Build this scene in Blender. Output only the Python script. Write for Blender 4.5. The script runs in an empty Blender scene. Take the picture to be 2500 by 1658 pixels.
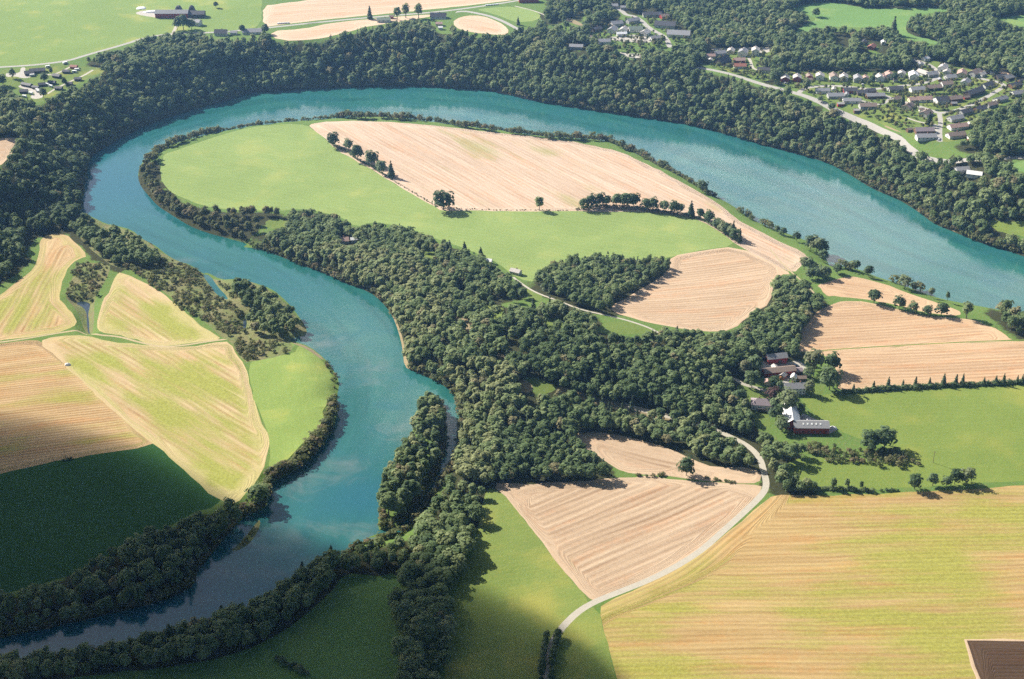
# Aerial view of a glacial river loop among fields and woods. All sizes in metres.
import bpy, bmesh, math, random
import numpy as np
from mathutils import Vector, Matrix
from mathutils.geometry import delaunay_2d_cdt

random.seed(7); RNG = np.random.default_rng(11)
S = bpy.context.scene; COL = S.collection; R = math.radians

# ------------------------------------------------------------------ camera model and survey helpers
CAM_H, PITCH, FPX = 560.0, R(29.0), 1250 / math.tan(R(20.0))
VIEWS = {'D': (0, 0, .94575), 'N': (0, 0, 1.0),
         'A': (0, 0, 2.7824), 'B': (800, 0, 2.7824), 'C': (1650, 0, 2.7824),
         'E': (0, 500, 2.7824), 'F': (800, 500, 2.7824), 'G': (1650, 500, 2.7824),
         'H': (0, 1050, 2.579), 'I': (800, 1050, 2.579), 'J': (1650, 1050, 2.579),
         '1': (1800, 850, 7.84), '2': (1880, 150, 7.84), '3': (2150, 120, 6.729), '4': (1380, 0, 6.729),
         '5': (1700, 90, 7.84), '6': (0, 130, 7.84), '7': (300, 0, 5.6), '8': (880, 0, 5.6)}
def P(spec):
    """'D 1,2 3,4 / A 5,6' -> survey coordinates (n,2)"""
    out, v = [], VIEWS['D']
    for tok in spec.split():
        if tok in VIEWS: v = VIEWS[tok]; continue
        a, b = tok.split(','); out.append((v[0] + float(a) / v[2], v[1] + float(b) / v[2]))
    return np.array(out, float)
CP, SP = math.cos(PITCH), math.sin(PITCH)
def rays(px):
    u = (px[:, 0] - 1250) / FPX; v = (829 - px[:, 1]) / FPX
    return np.stack([u, CP + v * SP, -SP + v * CP], 1)
def flat(px, z=0.0):
    d = rays(px); t = (z - CAM_H) / d[:, 2]
    return np.stack([d[:, 0] * t, d[:, 1] * t], 1)
def project(xy, z):
    x, y, zz = xy[:, 0], xy[:, 1], z - CAM_H
    dep = y * CP - zz * SP; up = y * SP + zz * CP
    return np.stack([1250 + FPX * x / dep, 829 - FPX * up / dep], 1)

def inside(pts, poly):
    x, y = pts[:, 0], pts[:, 1]; res = np.zeros(len(pts), bool)
    n = len(poly); j = n - 1
    for i in range(n):
        xi, yi = poly[i]; xj, yj = poly[j]
        if yi != yj:
            res ^= ((yi > y) != (yj > y)) & (x < (xj - xi) * (y - yi) / (yj - yi) + xi)
        j = i
    return res
def dist_segs(pts, a, b):
    out = np.full(len(pts), 1e9)
    ab = b - a; L = np.maximum((ab ** 2).sum(1), 1e-9)
    for s in range(0, len(pts), 2000):
        p = pts[s:s + 2000]
        t = np.clip(((p[:, None] - a[None]) * ab[None]).sum(2) / L[None], 0, 1)
        q = a[None] + t[..., None] * ab[None]
        out[s:s + 2000] = np.sqrt(((p[:, None] - q) ** 2).sum(2).min(1))
    return out
def dist_line(pts, line, closed=False):
    b = np.roll(line, -1, 0) if closed else line[1:]
    return dist_segs(pts, line if closed else line[:-1], b)
def sstep(x): x = np.clip(x, 0, 1); return x * x * (3 - 2 * x)
def dens(line, step, closed):
    out = []; n = len(line)
    for i in range(n if closed else n - 1):
        a, b = line[i], line[(i + 1) % n]
        k = max(1, int(np.hypot(*(b - a)) // step))
        for j in range(k): out.append(a + (b - a) * j / k)
    if not closed: out.append(line[-1])
    return np.array(out)
def smooth(line, closed, it=1):
    for _ in range(it):
        n = len(line); out = []
        if not closed: out.append(line[0])
        for i in range(n if closed else n - 1):
            a, b = line[i], line[(i + 1) % n]
            out += [a * .75 + b * .25, a * .25 + b * .75]
        if not closed: out.append(line[-1])
        line = np.array(out)
    return line

# ------------------------------------------------------------------ water outlines
OUTER_BANK = ('A 540,1450 560,1350 580,1200 610,1080 660,1030 730,1000 790,955 900,900 1000,850 1140,800 1260,760 1400,720 1560,680 1700,630 1900,615 2100,605 2365,592 '
              'B 250,590 550,585 800,595 1060,612 1200,635 1420,690 1600,720 1850,760 2100,795 2365,832 '
              'C 200,875 400,930 600,990 800,1040 1000,1095 1100,1140 1220,1210 1330,1280 1450,1330 1530,1365 1650,1440 1750,1520 '
              'G 1900,190 2100,270 2250,312 2365,350 D 2520,660 2900,800')
LEFT_BANK = ('D -250,1540 -100,1500 0,1473 110,1451 220,1426 330,1400 403,1378 451,1352 455,1319 473,1299 508,1254 541,1218 566,1192 600,1180 620,1165 622,1125 634,1110 675,1092 719,1059 766,1000 '
             '782,949 778,915 785,881 765,847 748,826 714,799 680,789 666,785 690,778 707,775 709,762 700,745 680,717 663,697 629,667 578,650 544,644 510,646 479,629 469,633 442,612 408,602 384,588 357,565 326,551 306,531 265,520 245,517 217,503 194,493')
INNER_BANK = ('D 2900,900 2500,775 2364,726 2284,711 2223,700 2172,690 2121,673 2070,653 2036,643 2016,636 1985,622 1951,615 1917,615 1910,605 1903,578 1886,565 1849,551 1812,537 1781,527 1750,514 1723,497 1689,473 '
              '1655,455 1630,442 1600,420 1552,396 1504,372 1470,352 1429,335 1402,325 1334,320 1266,316 1225,311 1171,304 1140,298 1096,293 1045,288 994,281 943,274 875,271 831,272 757,274 '
              '680,280 646,284 578,292 510,304 442,319 391,336 360,353 333,370 321,387 318,411 326,432 343,452 364,476 391,493 418,510 442,524 476,537 520,549 574,563 560,571 580,572 612,578 646,592 714,619 757,634 801,656 852,673 882,697 906,728 920,765 930,806 933,847 954,857 994,874 1025,891 1045,904 1056,932 1061,966 1059,1002 '
              '1057,1025 1046,1066 1013,1118 976,1169 947,1213 921,1233 877,1246 837,1253 811,1264 790,1280 775,1298 700,1335 610,1400 515,1435 450,1458 350,1485 257,1505 73,1540 -60,1570 -250,1620')
river = np.concatenate([flat(P(LEFT_BANK)), flat(P(OUTER_BANK)), flat(P(INNER_BANK))])
river = smooth(river, True)
island = smooth(flat(P('D 992,925 1010,922 1024,940 1028,965 1033,1005 1024,1060 1005,1105 975,1155 945,1196 925,1212 885,1226 872,1222 876,1180 884,1140 888,1112 912,1070 938,1030 952,995 970,955')), True)
islet = smooth(flat(P('D 531,1272 545,1262 570,1235 590,1210 600,1198 601,1212 590,1237 575,1256 553,1271')), True)
spit = smooth(flat(P('D 845,1243 870,1233 900,1228 905,1232 870,1240')), True)
creek = smooth(flat(P('E 1370,470 1430,480 1480,560 1550,630 1540,650 1470,610 1420,540')), True)
pond = smooth(flat(P('E 510,668 560,655 612,668 612,690 598,740 606,800 606,860 614,880 598,870 590,800 590,740 570,700')), True)
rill = smooth(flat(P('E 1655,770 1680,790 1668,850 1650,840')), True)
rill2 = smooth(flat(P('E 690,150 712,160 714,250 700,260 690,200')), True)
WATER = [river, creek, pond, rill, rill2]
LANDS = [island, islet, spit]
def in_water(p):
    w = np.zeros(len(p), bool)
    for q in WATER: w |= inside(p, q)
    for q in LANDS: w &= ~inside(p, q)
    return w
_a = np.concatenate([q for q in WATER + LANDS]); _b = np.concatenate([np.roll(q, -1, 0) for q in WATER + LANDS])

# ------------------------------------------------------------------ terrain height
FOOT = np.concatenate([flat(P('D -700,900 -200,700 0,648 45,600 50,562 70,540 120,525 165,525 184,490')), flat(P(OUTER_BANK))])
PLAT = np.concatenate([FOOT, np.array([[9000, 2500], [9000, 9000], [-9000, 9000], [-9000, 900]], float)])
BUMPS = [('D 1330,800', 120, 75, 15), ('D 1000,640', 80, 70, 9), ('D 1180,930', 60, 60, 6), ('D 1480,880', 90, 45, 8), ('D 1130,760', 60, 80, 6)]
BUMPS = [(flat(P(s))[0], rx, ry, h) for s, rx, ry, h in BUMPS]
def height(p):
    p = np.asarray(p, float)
    dw = dist_segs(p, _a, _b); w = in_water(p)
    h = 4.5 * sstep(dw / 11)
    pl = inside(p, PLAT); dp = np.where(pl, dist_line(p, FOOT), 0)
    h = h + np.where(pl, 36 * sstep(dp / 74) + 2.5 * sstep((dp - 90) / 120), 0)
    hill = np.clip((p[:, 0] - 150) / 350, 0, 1) * np.clip(dp - 190, 0, None)
    h += 24 * sstep(hill / 420) + 0.10 * np.clip(hill - 420, 0, 1200)
    for c, rx, ry, hh in BUMPS:
        h += hh * np.exp(-((p[:, 0] - c[0]) / rx) ** 2 - ((p[:, 1] - c[1]) / ry) ** 2) * sstep(dw / 25)
    h += sstep(dw / 30) * (.5 * np.sin(p[:, 0] / 47 + p[:, 1] / 90) + .4 * np.sin(p[:, 1] / 39 - p[:, 0] / 120))
    far = np.hypot(p[:, 0], p[:, 1] - 1300)
    h += sstep((far - 1900) / 3000) * 120 * (1 + .4 * np.sin(p[:, 0] / 700) * np.cos(p[:, 1] / 600))
    return np.where(w, 0.0, np.maximum(h, 0))
def ground(px):
    """survey coordinates -> world xyz on the terrain, by walking down each sight line"""
    d = rays(px); n = len(px); K = 70
    zs = np.linspace(150, -1, K)
    t = (zs[None] - CAM_H) / d[:, 2][:, None]
    xy = np.stack([d[:, 0][:, None] * t, d[:, 1][:, None] * t], 2)
    hh = height(xy.reshape(-1, 2)).reshape(n, K)
    below = hh >= zs[None]
    k = np.argmax(below, 1); k = np.maximum(k, 1)
    i = np.arange(n); f0 = zs[k - 1] - hh[i, k - 1]; f1 = zs[k] - hh[i, k]
    s = np.clip(f0 / np.maximum(f0 - f1, 1e-6), 0, 1)
    q = xy[i, k - 1] * (1 - s)[:, None] + xy[i, k] * s[:, None]
    return np.column_stack([q, height(q)])
def G(spec): return ground(P(spec))[:, :2]

# ------------------------------------------------------------------ materials
def new_mat(name):
    m = bpy.data.materials.new(name); m.use_nodes = True
    nt = m.node_tree; nt.nodes.clear()
    return m, nt
class NT:
    def __init__(s, nt): s.nt = nt
    def n(s, typ, **kw):
        nd = s.nt.nodes.new(typ); ins = kw.pop('ins', {})
        for k, v in kw.items(): setattr(nd, k, v)
        for k, v in ins.items(): s.put(nd.inputs[k], v)
        return nd
    def put(s, sock, v):
        if isinstance(v, bpy.types.NodeSocket): s.nt.links.new(v, sock)
        elif isinstance(v, bpy.types.Node): s.nt.links.new(v.outputs[0], sock)
        else:
            if sock.type == 'RGBA' and len(v) == 3: v = (*v, 1)
            sock.default_value = v
    def m(s, op, a, b=0.0, c=None):
        nd = s.nt.nodes.new('ShaderNodeMath'); nd.operation = op
        s.put(nd.inputs[0], a); s.put(nd.inputs[1], b)
        if c is not None: s.put(nd.inputs[2], c)
        return nd.outputs[0]
    def mix(s, f, a, b, mode='MIX'):
        nd = s.nt.nodes.new('ShaderNodeMix'); nd.data_type = 'RGBA'; nd.blend_type = mode
        s.put(nd.inputs[0], f); s.put(nd.inputs[6], a); s.put(nd.inputs[7], b)
        return nd.outputs[2]
    def rng(s, v, a, b, c=0.0, d=1.0):
        nd = s.nt.nodes.new('ShaderNodeMapRange'); nd.interpolation_type = 'SMOOTHSTEP'
        for k, x in enumerate((v, a, b, c, d)): s.put(nd.inputs[k], x)
        return nd.outputs[0]
    def noise(s, vec, scale, detail=2.0, rough=.5, dist=0.0):
        nd = s.nt.nodes.new('ShaderNodeTexNoise'); s.put(nd.inputs['Vector'], vec)
        nd.inputs['Scale'].default_value = scale; nd.inputs['Detail'].default_value = detail
        nd.inputs['Roughness'].default_value = rough; nd.inputs['Distortion'].default_value = dist
        return nd.outputs['Fac']
    def attr(s, name):
        nd = s.nt.nodes.new('ShaderNodeAttribute'); nd.attribute_name = name
        return nd.outputs['Fac']
    def xyz(s, x, y, z=0.0):
        nd = s.nt.nodes.new('ShaderNodeCombineXYZ'); s.put(nd.inputs[0], x); s.put(nd.inputs[1], y); s.put(nd.inputs[2], z)
        return nd.outputs[0]
    def pos(s): return s.nt.nodes.new('ShaderNodeNewGeometry').outputs['Position']
    def out(s, sh, vol=False):
        o = s.nt.nodes.new('ShaderNodeOutputMaterial'); s.put(o.inputs['Volume' if vol else 'Surface'], sh)
    def diffuse(s, col, rough=.9, bump=None, spec=.15, dist=.3):
        b = s.nt.nodes.new('ShaderNodeBsdfPrincipled')
        s.put(b.inputs['Base Color'], col); s.put(b.inputs['Roughness'], rough); b.inputs['Specular IOR Level'].default_value = spec
        if bump is not None:
            bp = s.nt.nodes.new('ShaderNodeBump'); bp.inputs['Distance'].default_value = dist; s.put(bp.inputs['Height'], bump)
            s.put(b.inputs['Normal'], bp.outputs[0])
        s.out(b.outputs[0]); return b

def plain(name, col, rough=.8, var=.12, scale=.8):
    m, nt = new_mat(name); t = NT(nt)
    k = t.noise(t.pos(), scale, 3)
    c = t.mix(k, tuple(x * (1 - var * 2) for x in col), tuple(min(1, x * (1 + var)) for x in col))
    t.diffuse(c, rough); return m

def crop_mat(name, lo, hi, green, green_amt, spacing=6.5, stripe=.55, head=16, patch=.011, seed=0.0, warp=5.0, streak=.55):
    """stubble / hay rows: swaths along 'row', turning rows along the field edge"""
    m, nt = new_mat(name); t = NT(nt)
    p = t.pos()
    wob = t.m('MULTIPLY', t.m('SUBTRACT', t.noise(p, .006, 2), .5), warp * 2)
    edge = t.attr('edge'); row = t.attr('row'); along = t.attr('along')
    hw = t.m('ADD', t.m('MULTIPLY', t.m('SUBTRACT', t.noise(p, .02, 1), .5), 8.0), head)
    use = t.rng(edge, t.m('SUBTRACT', hw, 4.0), t.m('ADD', hw, 4.0))
    r = t.m('ADD', t.m('ADD', t.m('MULTIPLY', row, use), t.m('MULTIPLY', edge, t.m('SUBTRACT', 1.0, use))), wob)
    al = t.m('ADD', t.m('MULTIPLY', along, use), t.m('MULTIPLY', t.attr('ring'), t.m('SUBTRACT', 1.0, use)))
    s1 = t.m('ADD', t.m('MULTIPLY', t.m('SINE', t.m('MULTIPLY', r, 2 * math.pi / spacing)), .5), .5)
    fade = t.rng(t.noise(t.xyz(t.m('MULTIPLY', r, .06), t.m('MULTIPLY', al, .012), seed), 1.0, 2), .3, .7)
    n1 = t.noise(t.xyz(t.m('MULTIPLY', r, .11), t.m('MULTIPLY', al, .006), seed + 5), 1.0, 2, .6)
    n2 = t.noise(t.xyz(t.m('MULTIPLY', r, .62), t.m('MULTIPLY', al, .03), seed + 9), 1.0, 4, .65)
    n3 = t.rng(t.noise(p, .55, 4, .75), .3, .7)
    tone = t.m('ADD', t.m('MULTIPLY', t.rng(n1, .25, .75), streak), t.m('MULTIPLY', t.rng(n2, .25, .75), 1 - streak))
    tone = t.m('ADD', t.m('MULTIPLY', tone, .75), t.m('MULTIPLY', n3, .25))
    tone = t.m('ADD', tone, t.m('MULTIPLY', t.m('MULTIPLY', t.m('SUBTRACT', s1, .5), fade), stripe))
    col = t.mix(tone, lo, hi)
    warm = t.rng(t.m('ADD', t.m('MULTIPLY', t.noise(t.xyz(t.m('MULTIPLY', r, .09), t.m('MULTIPLY', al, .012), seed + 20), 1.0, 3, .6), .7), t.m('MULTIPLY', t.noise(p, .3, 3), .3)), .48, .66)
    col = t.mix(t.m('MULTIPLY', warm, .65), col, t.mix(1.0, col, (1.06, .86, .74), 'MULTIPLY'))
    g1 = t.noise(t.xyz(t.m('MULTIPLY', r, .05), t.m('MULTIPLY', al, .008), seed + 2), 1.0, 3, .55)
    g2 = t.noise(p, patch, 2, .5)
    g = t.m('ADD', t.m('MULTIPLY', g1, .55), t.m('MULTIPLY', g2, .45))
    g = t.m('ADD', g, t.m('MULTIPLY', t.m('SUBTRACT', n2, .5), .22))
    g = t.rng(g, .62 - green_amt * .32, .72 - green_amt * .22)
    col = t.mix(t.m('MULTIPLY', g, min(1, .25 + green_amt)), col, t.mix(n3, tuple(x * .8 for x in green), tuple(x * 1.2 for x in green)))
    pale = t.rng(t.m('ADD', edge, t.m('MULTIPLY', t.m('SUBTRACT', t.noise(p, .03, 3, .6), .5), 26.0)), 2.0, 13.0, .45, 0.0)
    col = t.mix(pale, col, t.mix(n2, tuple(x * .92 for x in hi), tuple(min(1, x * 1.1) for x in hi)))
    # wheel tracks of the last pass
    tr = t.m('ABSOLUTE', t.m('SUBTRACT', t.m('FRACT', t.m('DIVIDE', r, spacing * 4.0)), .5))
    col = t.mix(t.m('MULTIPLY', t.rng(tr, .0, .03, 1, 0), t.m('MULTIPLY', fade, .35)), col, tuple(min(1, x * 1.15) for x in hi))
    t.diffuse(col, .95, t.m('ADD', t.m('MULTIPLY', s1, .5), n2), .05, .25); return m

def grass_mat(name, a, b, yellow=.2, seed=0.0, scale=.012, rows=.12, spacing=5.0):
    m, nt = new_mat(name); t = NT(nt); p = t.pos()
    row = t.attr('row'); al = t.attr('along')
    big = t.noise(p, scale, 4, .55, .6); mid = t.noise(p, .08, 3, .6); fine = t.noise(p, .8, 3, .7)
    st = t.noise(t.xyz(t.m('MULTIPLY', row, .16), t.m('MULTIPLY', al, .008), seed), 1.0, 3, .6)
    sn = t.m('MULTIPLY', t.m('SINE', t.m('MULTIPLY', t.m('ADD', row, t.m('MULTIPLY', big, 10.0)), 2 * math.pi / spacing)), rows)
    v = t.m('ADD', t.m('MULTIPLY', t.rng(big, .3, .7), .35), t.m('ADD', t.m('MULTIPLY', mid, .25), t.m('MULTIPLY', st, .25)))
    v = t.m('ADD', t.m('ADD', v, t.m('MULTIPLY', t.m('SUBTRACT', fine, .42), .9)), sn)
    c = t.mix(v, a, b)
    y = t.rng(t.m('ADD', t.m('MULTIPLY', big, .5), t.m('MULTIPLY', t.noise(p, .03, 3), .5)), .5, .66)
    c = t.mix(t.m('MULTIPLY', t.rng(t.noise(p, .45, 3, .7), .5, .62), .22), c, (b[0] * 1.35, b[1] * .95, b[2] * 1.0))
    c = t.mix(t.m('MULTIPLY', y, yellow), c, (b[0] * 1.9, b[1] * 1.25, b[2] * 1.15))
    t.diffuse(c, .95, t.m('ADD', fine, mid), .05, .25); return m

def ground_mat():
    m, nt = new_mat('rough_grass_and_litter'); t = NT(nt); p = t.pos()
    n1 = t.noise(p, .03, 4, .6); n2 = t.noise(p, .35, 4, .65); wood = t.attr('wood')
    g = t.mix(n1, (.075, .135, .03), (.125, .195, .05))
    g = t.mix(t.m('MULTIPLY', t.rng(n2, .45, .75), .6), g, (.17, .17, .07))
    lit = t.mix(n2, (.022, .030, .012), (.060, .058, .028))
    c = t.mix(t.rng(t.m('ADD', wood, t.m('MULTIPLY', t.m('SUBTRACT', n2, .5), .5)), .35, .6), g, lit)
    t.diffuse(c, .95, n2, .05, .4); return m
def marsh_mat():
    m, nt = new_mat('marsh_reeds'); t = NT(nt); p = t.pos()
    n1 = t.noise(p, .05, 4, .6, .5); n2 = t.noise(p, .4, 4, .7); n3 = t.noise(p, .12, 2)
    c = t.mix(t.rng(n1, .35, .65), (.130, .165, .060), (.185, .170, .085))
    c = t.mix(t.m('MULTIPLY', t.rng(n3, .5, .7), .6), c, (.17, .20, .065))
    c = t.mix(t.m('MULTIPLY', t.rng(n2, .5, .72), .6), c, (.07, .08, .035))
    t.diffuse(c, .95, n2, .05, .6); return m
def water_mat():
    m, nt = new_mat('glacial_water'); t = NT(nt); p = t.pos()
    sh = t.attr('shallow'); deep = t.attr('deep'); flow = t.attr('flow'); across = t.attr('across')
    fl = t.noise(t.xyz(t.m('MULTIPLY', flow, .006), t.m('MULTIPLY', across, .05), 0.0), 1.0, 4, .55, .8)
    n2 = t.noise(p, .018, 4, .55, 1.2)
    c = t.mix(t.rng(fl, .3, .7), (.012, .084, .078), (.024, .122, .108))
    c = t.mix(t.m('MULTIPLY', t.rng(n2, .4, .7), .5), c, (.018, .105, .125))
    c = t.mix(deep, c, (.014, .098, .130))
    bar = t.m('ADD', sh, t.m('MULTIPLY', t.m('SUBTRACT', t.noise(p, .03, 5, .65, 2.5), .5), 1.8))
    c = t.mix(t.m('MULTIPLY', t.rng(bar, .45, 1.4), .5), c, t.mix(t.noise(p, .2, 4), (.10, .15, .15), (.17, .19, .18)))
    b = t.n('ShaderNodeBsdfPrincipled'); t.put(b.inputs['Base Color'], c)
    b.inputs['Roughness'].default_value = .10; b.inputs['IOR'].default_value = 1.42
    w1 = t.noise(p, .5, 3, .6); w2 = t.noise(p, .09, 2, .5)
    bp = t.n('ShaderNodeBump'); bp.inputs['Distance'].default_value = .3; bp.inputs['Strength'].default_value = .12
    t.put(bp.inputs['Height'], t.m('ADD', w1, w2)); t.put(b.inputs['Normal'], bp.outputs[0])
    t.put(b.inputs['Roughness'], t.rng(n2, .3, .7, .05, .14))
    t.out(b.outputs[0]); return m
def road_mat(name, a, b):
    m, nt = new_mat(name); t = NT(nt); p = t.pos()
    n = t.noise(p, .25, 4, .7); k = t.noise(p, 1.5, 2)
    t.diffuse(t.mix(t.m('ADD', t.m('MULTIPLY', n, .7), t.m('MULTIPLY', k, .3)), a, b), .9); return m
def leaf_mat(name, stops, transl=.5):
    """foliage; each tree takes its own tint: per-tree attribute in merged woods, per-object otherwise"""
    m, nt = new_mat(name); t = NT(nt)
    tv = t.attr('tint')
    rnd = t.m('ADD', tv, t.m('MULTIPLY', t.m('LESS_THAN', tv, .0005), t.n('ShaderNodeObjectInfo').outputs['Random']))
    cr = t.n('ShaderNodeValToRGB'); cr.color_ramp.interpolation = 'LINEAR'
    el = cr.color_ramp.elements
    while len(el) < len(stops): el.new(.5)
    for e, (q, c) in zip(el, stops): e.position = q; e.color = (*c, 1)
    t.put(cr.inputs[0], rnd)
    n = t.noise(t.pos(), .9, 2)
    c = t.mix(n, cr.outputs[0], (1, 1, 1), 'MIX')
    hv = t.n('ShaderNodeHueSaturation', ins={'Color': cr.outputs[0]}); t.put(hv.inputs['Value'], t.rng(n, .3, .7, .75, 1.25))
    d = t.n('ShaderNodeBsdfPrincipled'); t.put(d.inputs['Base Color'], hv.outputs[0]); d.inputs['Roughness'].default_value = .7
    d.inputs['Specular IOR Level'].default_value = .2
    tr = t.n('ShaderNodeBsdfTranslucent'); t.put(tr.inputs['Color'], t.mix(.4, hv.outputs[0], (.32, .33, .10)))
    mx = t.n('ShaderNodeMixShader'); mx.inputs[0].default_value = transl
    t.put(mx.inputs[1], d.outputs[0]); t.put(mx.inputs[2], tr.outputs[0]); t.out(mx.outputs[0]); return m

TAN_LO, TAN_HI, GRN = (.28, .19, .115), (.50, .38, .265), (.22, .24, .065)
M = {}
M['ground'] = ground_mat(); M['marsh'] = marsh_mat(); M['water'] = water_mat()
M['gravel'] = road_mat('gravel_road', (.30, .275, .225), (.46, .43, .36))
M['asphalt'] = road_mat('worn_asphalt', (.27, .255, .235), (.38, .365, .33))
M['yard'] = road_mat('farmyard_gravel', (.31, .29, .25), (.46, .43, .38))
M['earth'] = road_mat('worn_earth_track', (.30, .235, .13), (.44, .365, .23))
M['sand'] = road_mat('sandy_clearing', (.16, .13, .07), (.34, .27, .16))
M['lawn'] = grass_mat('lawn', (.085, .135, .032), (.155, .205, .055), .35, 3.0, .03, .03)
M['plough'] = crop_mat('ploughed_soil', (.045, .028, .018), (.085, .055, .036), (.06, .04, .025), .2, 3.0, .4, 6, seed=31)
LEAF = [(0, (.078, .128, .054)), (.28, (.115, .175, .070)), (.55, (.168, .236, .100)), (.82, (.250, .308, .138)), (.96, (.295, .318, .152)), (1, (.260, .215, .126))]
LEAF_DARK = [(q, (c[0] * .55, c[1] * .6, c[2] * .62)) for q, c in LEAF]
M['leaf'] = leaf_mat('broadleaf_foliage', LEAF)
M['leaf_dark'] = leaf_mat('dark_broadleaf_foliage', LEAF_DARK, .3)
M['needle'] = leaf_mat('spruce_needles', [(0, (.036, .062, .032)), (.6, (.060, .092, .044)), (1, (.085, .112, .054))], .1)
M['scrub'] = leaf_mat('willow_scrub', [(0, (.095, .125, .048)), (.5, (.145, .165, .066)), (.8, (.190, .180, .085)), (1, (.205, .160, .095))])
M['beech'] = leaf_mat('copper_beech_leaves', [(0, (.050, .022, .022)), (1, (.060, .028, .026))], .1)
M['bark'] = plain('bark', (.085, .068, .052))

# ------------------------------------------------------------------ object helpers
def link(o, parent=None):
    COL.objects.link(o)
    if parent: o.parent = parent
    return o
def empty(name, loc, rz=0.0, label=None, cat=None, group=None):
    o = bpy.data.objects.new(name, None); o.location = loc; o.rotation_euler = (0, 0, rz); o.empty_display_size = 1
    tag(o, label, cat, group); return link(o)
def tag(o, label=None, cat=None, group=None, kind=None):
    if label: o['label'] = label
    if cat: o['category'] = cat
    if group: o['group'] = group
    if kind: o['kind'] = kind
    return o
def mesh_np(name, V, faces, mat_ids=None):
    """fast mesh from verts (n,3) and a list of (m,k) face index arrays"""
    me = bpy.data.meshes.new(name); me.vertices.add(len(V)); me.vertices.foreach_set('co', np.asarray(V, np.float32).ravel())
    li = np.concatenate([f.ravel() for f in faces]).astype(np.int32)
    tot = np.concatenate([np.full(len(f), f.shape[1]) for f in faces]).astype(np.int32)
    me.loops.add(len(li)); me.loops.foreach_set('vertex_index', li)
    me.polygons.add(len(tot)); st = np.concatenate([[0], np.cumsum(tot)[:-1]]).astype(np.int32)
    me.polygons.foreach_set('loop_start', st)
    if mat_ids is not None: me.polygons.foreach_set('material_index', np.asarray(mat_ids, np.int32))
    me.update(calc_edges=True); me.validate(); return me

# ------------------------------------------------------------------ the ground sheet: one triangulation, cut along every field, road and bank
# name, outline, material key, row direction (two survey points), label, category
FIELDS = []
def field(name, outline, mat, rows, label, cat, sm=True): FIELDS.append(dict(name=name, px=outline, mat=mat, rows=rows, label=label, cat=cat, sm=sm))
M['m_loop'] = grass_mat('loop_meadow_grass', (.150, .215, .064), (.225, .300, .100), .18, 1, .014, .07, 7)
M['m_right'] = grass_mat('bright_ley_grass', (.112, .162, .034), (.174, .232, .056), .30, 2, .008, .045, 5)
M['m_low'] = grass_mat('short_pasture_grass', (.112, .158, .038), (.184, .238, .064), .45, 4, .012, .06, 4)
M['m_shade'] = grass_mat('shade_tinted_pasture_grass', (.070, .150, .040), (.115, .205, .062), .2, 14, .012, .05, 4)  # blue green tone of the cloud shadow put into this pasture's colour
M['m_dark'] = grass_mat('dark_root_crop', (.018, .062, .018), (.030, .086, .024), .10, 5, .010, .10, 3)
M['m_bank'] = grass_mat('riverside_ley_grass', (.150, .220, .055), (.225, .305, .085), .40, 6, .02, .04, 5)
M['m_top'] = grass_mat('plateau_pasture_grass', (.13, .195, .052), (.195, .27, .078), .50, 7, .006, .05, 7)
M['m_hill'] = grass_mat('hill_pasture_grass', (.095, .185, .055), (.150, .250, .080), .40, 8, .012, .02, 7)
M['s_loop'] = crop_mat('loop_stubble', (.32, .225, .15), (.54, .425, .325), GRN, .26, 5.0, .38, 3, seed=1, warp=4)
M['s_mid'] = crop_mat('middle_stubble', TAN_LO, TAN_HI, GRN, .06, 4.5, .45, 6, seed=2, warp=3)
M['s_east'] = crop_mat('east_stubble', (.28, .175, .10), (.49, .355, .225), GRN, .05, 4.6, .55, 4, seed=3, warp=3)
M['s_knoll'] = crop_mat('bent_stubble', (.26, .175, .11), (.47, .36, .25), GRN, .0, 5.5, .65, 5, seed=4, warp=5)
M['s_big'] = crop_mat('hay_rows', (.25, .16, .066), (.44, .325, .155), (.235, .245, .048), .58, 4.2, .32, 13, seed=5, warp=7, patch=.010)
M['s_west'] = crop_mat('striped_hay', (.29, .195, .10), (.50, .395, .235), (.250, .265, .062), .70, 5.2, .7, 4, seed=6, warp=4, streak=.7)
M['s_west2'] = crop_mat('raked_stubble', (.25, .155, .070), (.45, .33, .185), (.24, .245, .055), .52, 3.4, .75, 3, seed=7, warp=3)
M['s_left'] = crop_mat('curved_hay', (.27, .175, .085), (.47, .355, .20), (.245, .26, .060), .66, 4.8, .65, 7, seed=8, warp=8)
M['s_top'] = crop_mat('plateau_stubble', (.36, .26, .17), (.54, .42, .30), GRN, .0, 9.0, .2, 8, seed=9)

field('meadow', 'A 1110,1050 1200,1020 1350,965 1500,915 1700,865 1880,845 2000,840 2085,850 D 726,302 745,315 775,345 830,375 880,405 920,430 965,455 1000,475 1020,487 1100,487 1250,488 1310,487 1400,490 1480,488 1560,495 1620,510 1670,540 1703,567 1600,580 1530,598 1470,602 1400,590 1330,595 1240,625 1236,652 1200,645 1150,608 1110,588 1040,562 1000,548 950,528 900,518 860,513 820,524 800,508 760,493 700,481 640,488 560,485 500,481 440,465 400,448 375,423 370,400 375,375',
      'm_loop', 'D 500,420 900,480', 'wide pale green meadow filling the west of the river loop', 'meadow')
field('stubble_field', 'D 712,288 735,283 800,279 860,280 950,285 1050,295 1130,305 1200,312 1300,324 1400,341 1450,358 1510,388 1560,412 1600,437 1650,464 1700,504 1750,533 1810,562 1850,582 1870,595 1872,605 1850,612 1832,632 1790,612 1703,567 1670,540 1620,510 1560,495 1480,488 1400,490 1310,487 1250,488 1100,487 1020,487 1000,475 965,455 920,430 880,405 830,375 775,345 745,315 726,302',
      's_loop', 'B 330,950 1000,1330', 'large tan stubble field with slanting rows inside the river loop', 'field')
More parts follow.
